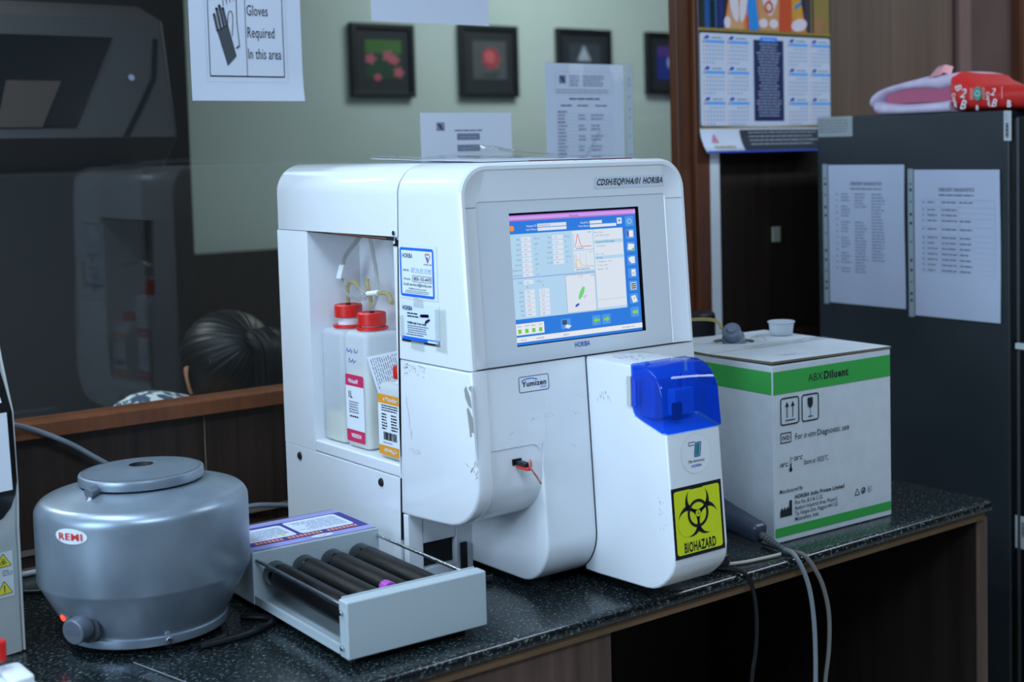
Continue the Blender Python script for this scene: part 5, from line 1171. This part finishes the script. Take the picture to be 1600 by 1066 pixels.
def flow(d, w_, h_):
    d.rect(.034, h_ - .034, .052, h_ - .018, ink(130, 138, 156), 1); d.poly([(.036, h_ - .021), (.043, h_ - .021), (.049, h_ - .032), (.042, h_ - .03)], ink(60, 66, 86), 2)
    d.greek(.074, h_ - .036, .136, h_ - .0305, 1, ink(110, 116, 130), 2, ragged=.02)
    for k in range(3): v = h_ - .0515 - k * .0215; d.rect(.079, v, .130, v + .0125, ink(112, 124, 146), 1); d.greek(.085, v + .003, .124, v + .009, 1, ink(140, 150, 170), 2, ragged=.05)
glass_sheet('paper_notice', .297, .5575, .2045, .120, 'white sheet with grey flow chart boxes on the glass above the analyzer', flow, 0, .001)
def table(d, w_, h_):
    T1 = ink(132, 140, 164); T2 = ink(96, 104, 130)
    d.frame(.024, h_ - .062, .170, h_ - .016, .0004, LG, 1); d.rect(.034, h_ - .040, .050, h_ - .024, ink(120, 128, 146), 2); d.poly([(.036, h_ - .026), (.043, h_ - .026), (.048, h_ - .038), (.042, h_ - .036)], ink(60, 66, 86), 3)
    d.greek(.060, h_ - .046, .086, h_ - .022, 5, T1, 2); d.greek(.094, h_ - .046, .150, h_ - .022, 5, T1, 2, ragged=.2); d.greek(.026, h_ - .060, .165, h_ - .050, 2, LG, 2, ragged=.05)
    d.greek(.058, h_ - .074, .136, h_ - .067, 1, T2, 2, ragged=.02)
    for u in (.036, .078, .124): d.greek(u, h_ - .087, u + .030, h_ - .081, 1, T2, 2, ragged=.05)
    for r in range(15):
        v = h_ - .100 - r * .0070; d.line((.024, v), (.170, v), .0003, LG, 2); d.greek(.028, v + .001, .052, v + .006, 1, T2 if r in (0, 3, 12) else T1, 3)
        if r % 3: d.greek(.080, v + .001, .10, v + .006, 1, T1, 3); d.greek(.112, v + .001, .145, v + .006, 1, T1, 3)
    d.text(.062, h_ - .225, 'Crescent', .022, ink(176, 182, 206), 2, rot=.95) if 0 else d.line((.062, h_ - .235), (.135, h_ - .135), .006, ink(186, 194, 214), 2)
t = glass_sheet('paper_notice', .5855, .4785, .2, .2975, 'white sheet with printed table in a clear pocket on the glass', table, 0, .001)
d = Dec(lambda u, v, h: Vector((u, -.0022 - h + (.0 if v < .28 else -.004 * math.sin(u * 60)), v)), .0002); d.slab(-.003, -.004, .226, .301, clear('pocket_film', (.97, .98, .99, 1), .35, .25, 1.4), .0003, 40, 16); d.build('pocket_film', t)
d = Dec(lambda u, v, h: Vector((u, -.0018 - h, v)), .0002); d.slab(.205, -.003, .222, .298, mat('pocket_strip_light', (186, 196, 204), .4), .0003, 2, 2)
for v in (.268, .256, .232, .206, .188, .150, .112, .092): d.disc((.2135, v), .0026, ink(140, 156, 156), 2, 14)
d.build('punched_strip', t)

# ================================================================== ROOM BEHIND THE GLASS
FRM = mat('black_picture_frame', (20, 22, 25), .4)
pics = [(1.572, 1.846, .818, 1.1005), (2.059, 2.340, .823, 1.1135), (2.548, 2.837, .835, 1.1165), (3.041, 3.33, .838, 1.1185)]
labs = ['framed picture of pink flowers on green, first from the left', 'framed picture of one red rose, second from the left', 'framed dark picture with pale triangular shape behind the hanging table sheet', 'framed picture with purple flower beside the wooden upright']
for k, ((x0, x1, z0, z1), lb) in enumerate(zip(pics, labs)):
    t = thing('picture_frame', lb, 'picture', (x0, 3.2, z0), 0, 'framed pictures on the far wall'); w_, h_ = x1 - x0, z1 - z0
    G().box(0, w_, -.030, -.001, 0, .02, FRM).box(0, w_, -.030, -.001, h_ - .02, h_, FRM).box(0, .02, -.030, -.001, .02, h_ - .02, FRM).box(w_ - .02, w_, -.030, -.001, .02, h_ - .02, FRM).build('frame', t, bevel=.002)
    d = Dec(lambda u, v, h: Vector((u, -.018 - h, v)), .0006); d.rect(.02, .02, w_ - .02, h_ - .02, ink(36, 40, 44), 1)
    a, b, c, e = .22 * w_, .25 * h_, .80 * w_, .78 * h_
    if k == 0:
        d.rect(a, b, c, e, ink(30, 62, 46), 2); d.rect(a, .6 * h_, c, e, ink(62, 98, 50), 2.5)
        for i_, (u, v, r) in enumerate(((.30, .52, .022), (.58, .56, .024), (.67, .51, .022), (.74, .34, .022), (.40, .27, .016))):
            pts = [(u * w_ + (r + .25 * r * math.cos(5 * t)) * math.cos(t), v * h_ + (r + .25 * r * math.cos(5 * t)) * math.sin(t) * .85) for t in [2 * PI * i / 30 for i in range(30)]]; d.poly(pts, ink(164, 84, 98), 4 + i_); d.line((u * w_, v * h_ - r), (u * w_ + .006, .26 * h_), .004, ink(30, 70, 50), 3)
    if k == 1:
        d.rect(a, b, c, e, ink(72, 76, 79), 2); d.poly([(.53 * w_ + (.044 + .004 * math.cos(7 * t)) * math.cos(t), .54 * h_ + (.044 + .004 * math.cos(7 * t)) * math.sin(t)) for t in [2 * PI * i / 42 for i in range(42)]], ink(156, 66, 76), 4); d.disc((.5 * w_, .56 * h_), .026, ink(178, 84, 90), 5, 18); d.ring((.52 * w_, .55 * h_), .032, .035, ink(120, 46, 56), 6); d.poly([(.3 * w_, .3 * h_), (.7 * w_, .36 * h_), (.6 * w_, .27 * h_)], ink(50, 60, 60), 3)
    if k == 2: d.rect(a, b, c, e, ink(52, 58, 68), 2); d.poly([(.36 * w_, .52 * h_), (.62 * w_, .52 * h_), (.49 * w_, .76 * h_)], ink(150, 158, 170), 3)
    if k == 3: d.rect(a, b, c, e, ink(36, 50, 128), 2); d.rect(a, .62 * h_, c, e, ink(78, 52, 120), 3); d.disc((.52 * w_, .52 * h_), .03, ink(150, 160, 210), 4, 18)
    d.build('print', t)
# grey console machine standing in the dark part
co = thing('console', 'dark grey console with slanted black screen behind the glass at upper left', 'machine', (-.30, 1.45, FZ))
CG = mat('console_grey', (60, 58, 60), .55)
G().box(0, .40, .0, .35, 0, 1.33, mat('console_body_grey', (42, 40, 41), .6)).build('lower_body', co, bevel=.01)
G().prism([(.02, 1.33), (-.06, 1.40), (.0, 1.66), (.12, 1.70), (.30, 1.66), (.34, 1.33)], .0, .46, CG, 'X', r=.012).build('upper_body', co)
cf_ = plane((0, -.0615, 1.402), (1, 0, 0), (0, .06, .26))
d = Dec(cf_, .002); d.poly([(.06, .02), (.24, .02), (.34, .22), (.10, .22)], ink(18, 20, 24, .3), 1); d.poly([(.08, .02), (.17, .02), (.22, .12), (.11, .12)], ink(70, 60, 56), 2); d.pline([(.34, -.005), (.38, .06), (.42, .13), (.435, .22)], .010, ink(16, 18, 22), 1); d.disc((.37, .13), .007, ink(150, 160, 180), 2)
d.build('screen_panel', co, label='black slanted screen with curved dark line')

# ------------------------------------------------------------------ seated person behind the glass
def skin(name, V, E, mt, parent=None, sub=2, label=None):
    me = bpy.data.meshes.new(name); names = list(V); me.from_pydata([V[k][0] for k in names], [(names.index(a), names.index(b)) for a, b in E][:] if 0 else [], [])
    me = bpy.data.meshes.new(name); me.from_pydata([V[k][0] for k in names], [(names.index(a), names.index(b)) for a, b in E], [])
    o = bpy.data.objects.new(name, me); col.objects.link(o)
    md = o.modifiers.new('skin', 'SKIN'); 
    for i, k in enumerate(names):
        r = V[k][1]; r = r if isinstance(r, tuple) else (r, r); me.skin_vertices[0].data[i].radius = r; me.skin_vertices[0].data[i].use_root = (i == 0)
    sb = o.modifiers.new('sub', 'SUBSURF'); sb.levels = sub; sb.render_levels = sub
    dg = bpy.context.evaluated_depsgraph_get(); dg.update(); m2 = bpy.data.meshes.new_from_object(o.evaluated_get(dg)); bpy.data.objects.remove(o)
    m2.materials.clear(); m2.materials.append(mt); m2.polygons.foreach_set('use_smooth', [True] * len(m2.polygons)); m2.name = name
    o = bpy.data.objects.new(name, m2); col.objects.link(o)
    if parent: o.parent = parent
    if label: o['label'] = label
    return o
SKINM = mat('skin', (176, 122, 92), .5, noise=6, nscale=20)
HX, HY, HZ_ = .060, .950, .214
V = {'pelvis': ((.07, .86, -.215), (.15, .11)), 'belly': ((.07, .865, -.10), (.125, .10)), 'chest': ((.068, .885, .02), (.13, .10)), 'neckb': ((.064, .915, .095), (.06, .055)), 'neck': ((.062, .932, .135), .047),
     'head0': ((HX, HY + .012, .165), (.052, .058)), 'head1': ((HX, HY + .008, .205), (.066, .076)), 'head2': ((HX, HY, .250), (.066, .072)), 'head3': ((HX, HY - .005, .278), (.035, .040)),
     'chin': ((HX - .004, HY + .062, .150), .028), 'nose': ((HX - .004, HY + .092, .196), .014), 'brow': ((HX - .004, HY + .072, .225), .03),
     'earl': ((HX - .089, HY - .002, .180), (.012, .030)), 'earr': ((HX + .082, HY + .004, .192), (.010, .020)),
     'shl': ((-.125, .895, .140), .048), 'elbl': ((-.180, 1.03, -.08), .040), 'wrl': ((-.04, 1.26, -.10), .027), 'hal': ((-.02, 1.33, -.095), (.036, .018)),
     'shr': ((.225, .890, .100), .048), 'elbr': ((.285, 1.03, -.10), .040), 'wrr': ((.20, 1.26, -.10), .027), 'har': ((.19, 1.33, -.095), (.036, .018)),
     'hipl': ((-.01, .93, -.245), .078), 'knl': ((-.03, 1.28, -.235), .058), 'anl': ((-.03, 1.24, -.66), .036), 'tol': ((-.035, 1.40, -.715), (.036, .024)),
     'hipr': ((.15, .93, -.245), .078), 'knr': ((.17, 1.28, -.235), .058), 'anr': ((.17, 1.24, -.66), .036), 'tor': ((.175, 1.40, -.715), (.036, .024))}
for s_n, x in (('l', -.02), ('r', .19)):
    for k, dx in enumerate((-.026, -.009, .009, .026)):
        V['f%s%d' % (s_n, k)] = ((x + dx, 1.378 + .012 * (k in (1, 2)), -.094), .0085); V['g%s%d' % (s_n, k)] = ((x + dx, 1.405 + .014 * (k in (1, 2)), -.108), .0075)
    V['t' + s_n] = ((x + (.045 if s_n == 'l' else -.045), 1.345, -.105), .010)
E_ = [('pelvis', 'belly'), ('belly', 'chest'), ('chest', 'neckb'), ('neckb', 'neck'), ('neck', 'head0'), ('head0', 'head1'), ('head1', 'head2'), ('head2', 'head3'), ('head0', 'chin'), ('head1', 'nose'), ('head2', 'brow'), ('head1', 'earl'), ('head1', 'earr'),
      ('chest', 'shl'), ('shl', 'elbl'), ('elbl', 'wrl'), ('wrl', 'hal'), ('chest', 'shr'), ('shr', 'elbr'), ('elbr', 'wrr'), ('wrr', 'har'), ('pelvis', 'hipl'), ('hipl', 'knl'), ('knl', 'anl'), ('anl', 'tol'), ('pelvis', 'hipr'), ('hipr', 'knr'), ('knr', 'anr'), ('anr', 'tor')]
for s_n in 'lr':
    for k in range(4): E_ += [('ha' + s_n, 'f%s%d' % (s_n, k)), ('f%s%d' % (s_n, k), 'g%s%d' % (s_n, k))]
    E_ += [('ha' + s_n, 't' + s_n)]
pe = skin('person', V, E_, SKINM); tag(pe, 'seated person with tied back black hair seen from behind through the glass', 'person')
def pat(name):
    m = bpy.data.materials.new(name); m.use_nodes = True; nt = m.node_tree; b = nt.nodes['Principled BSDF']; b.inputs['Roughness'].default_value = .8
    tc = nt.nodes.new('ShaderNodeTexCoord'); v = nt.nodes.new('ShaderNodeTexNoise'); v.inputs['Scale'].default_value = 55; v.inputs['Detail'].default_value = 2; v.inputs['Distortion'].default_value = 1
    nt.links.new(tc.outputs['Object'], v.inputs['Vector']); r = nt.nodes.new('ShaderNodeValToRGB'); r.color_ramp.interpolation = 'CONSTANT'
    r.color_ramp.elements[0].color = rgb(50, 66, 92); r.color_ramp.elements[1].color = rgb(206, 210, 206); r.color_ramp.elements[1].position = .52
    e = r.color_ramp.elements.new(.47); e.color = rgb(90, 110, 124)
    nt.links.new(v.outputs['Fac'], r.inputs[0]); nt.links.new(r.outputs[0], b.inputs['Base Color']); return m
g_ = .012
W2 = {k: (V[k][0], tuple(q + g_ for q in (V[k][1] if isinstance(V[k][1], tuple) else (V[k][1], V[k][1])))) for k in ('pelvis', 'belly', 'chest', 'shl', 'shr', 'hipl', 'hipr', 'knl', 'knr')}
W2['sll'] = ((-.195, .925, .088), .054); W2['slr'] = ((.262, .95, .010), .058); W2['col'] = ((.066, .90, .062), (.085, .075))
dr = skin('dress', W2, [('pelvis', 'belly'), ('belly', 'chest'), ('chest', 'col'), ('chest', 'shl'), ('shl', 'sll'), ('chest', 'shr'), ('shr', 'slr'), ('pelvis', 'hipl'), ('hipl', 'knl'), ('pelvis', 'hipr'), ('hipr', 'knr')], pat('patterned_cloth'), pe, label='blue and white patterned dress')
HAIR = mat('black_hair', (6, 6, 8), .45, spec=.35)
root = Vector((.014, -.086, .040)); ka = root.normalized(); kb_ = ka.orthogonal().normalized(); kc = ka.cross(kb_)
nph, nth = 160, 26; lps = []
for j in range(nth + 1):
    th = math.radians(2 + 124 * j / nth); lp_ = []
    for i in range(nph):
        ph = 2 * PI * i / nph
        dv = ka * math.cos(th) + (kb_ * math.cos(ph) + kc * math.sin(ph)) * math.sin(th)
        gr = 1 + (.005 * math.sin(ph * 37) + .004 * math.sin(ph * 23 + 1.3) + .004 * math.sin(ph * 61 + 2)) * min(1, th * 1.4) + .02 * math.exp(-(th / .25) ** 2)
        # keep the forehead and cheeks free
        q = Vector((dv.x * .089, dv.y * .098, dv.z * .091)) * gr
        if q.z < -.03: q.x *= 1 - .10 * min(1, (-.03 - q.z) / .06)
        lp_.append((HX + q.x, HY + q.y, HZ_ + q.z))
    lps.append(lp_)
hr_ = G().loops(lps, HAIR, True, False).build('hair', pe, label='black hair pulled back', smooth=80)
R0 = Vector((HX, HY, HZ_)) + Vector((root.x * 1.0, root.y * 1.02, root.z * 1.0))
lps = []; path = spline([R0 + Vector((0, .01, -.004)), R0 + Vector((.006, -.018, .006)), R0 + Vector((.022, -.034, -.012)), R0 + Vector((.034, -.034, -.05)), R0 + Vector((.038, -.024, -.095)), R0 + Vector((.036, -.012, -.15)), R0 + Vector((.034, -.004, -.20))], 5)
for i, p_ in enumerate(path):
    t = i / (len(path) - 1); d_ = (path[min(i + 1, len(path) - 1)] - path[max(i - 1, 0)]).normalized(); a_ = Vector((1, 0, 0)); a_ = (a_ - d_ * a_.dot(d_)).normalized(); b_ = d_.cross(a_)
    r_ = .012 + .034 * math.sin(PI * min(1, t * .75 + .02)) ** .8
    if t > .85: r_ *= 1 - (t - .85) * 3
    lps.append([tuple(p_ + (a_ * math.cos(2 * PI * k / 72) + b_ * .6 * math.sin(2 * PI * k / 72)) * r_ * (1 + .05 * math.sin(k * 2.2) + .03 * math.sin(k * 5.1))) for k in range(72)])
G().loops(lps, HAIR).build('ponytail', hr_, smooth=80)
g = G()
for k in range(18):
    a = 2 * PI * k / 18; p_ = R0 + (kb_ * math.cos(a) + kc * math.sin(a)) * .0135 + ka * .006; g.ball(tuple(p_), .004, mat('shiny_band', (120, 126, 150), .15, metal=.6), 8, 6)
g.build('hair_band', hr_, label='shiny hair band')
so = thing('stool', 'round stool under the seated person behind the dwarf wall', 'stool', (.07, .88, FZ))
G().lathe([(0, 0), (.17, 0), (.18, .02), (.18, .06), (.165, .075), (0, .075)], (0, 0, .34), BLACK, 40).build('seat', so)
G().cyl((0, 0, .02), (0, 0, .345), .025, CHROME, 20).build('post', so)
G().lathe([(0, 0), (.2, 0), (.2, .012), (.03, .03), (0, .03)], (0, 0, 0), CHROME, 40).build('base', so)
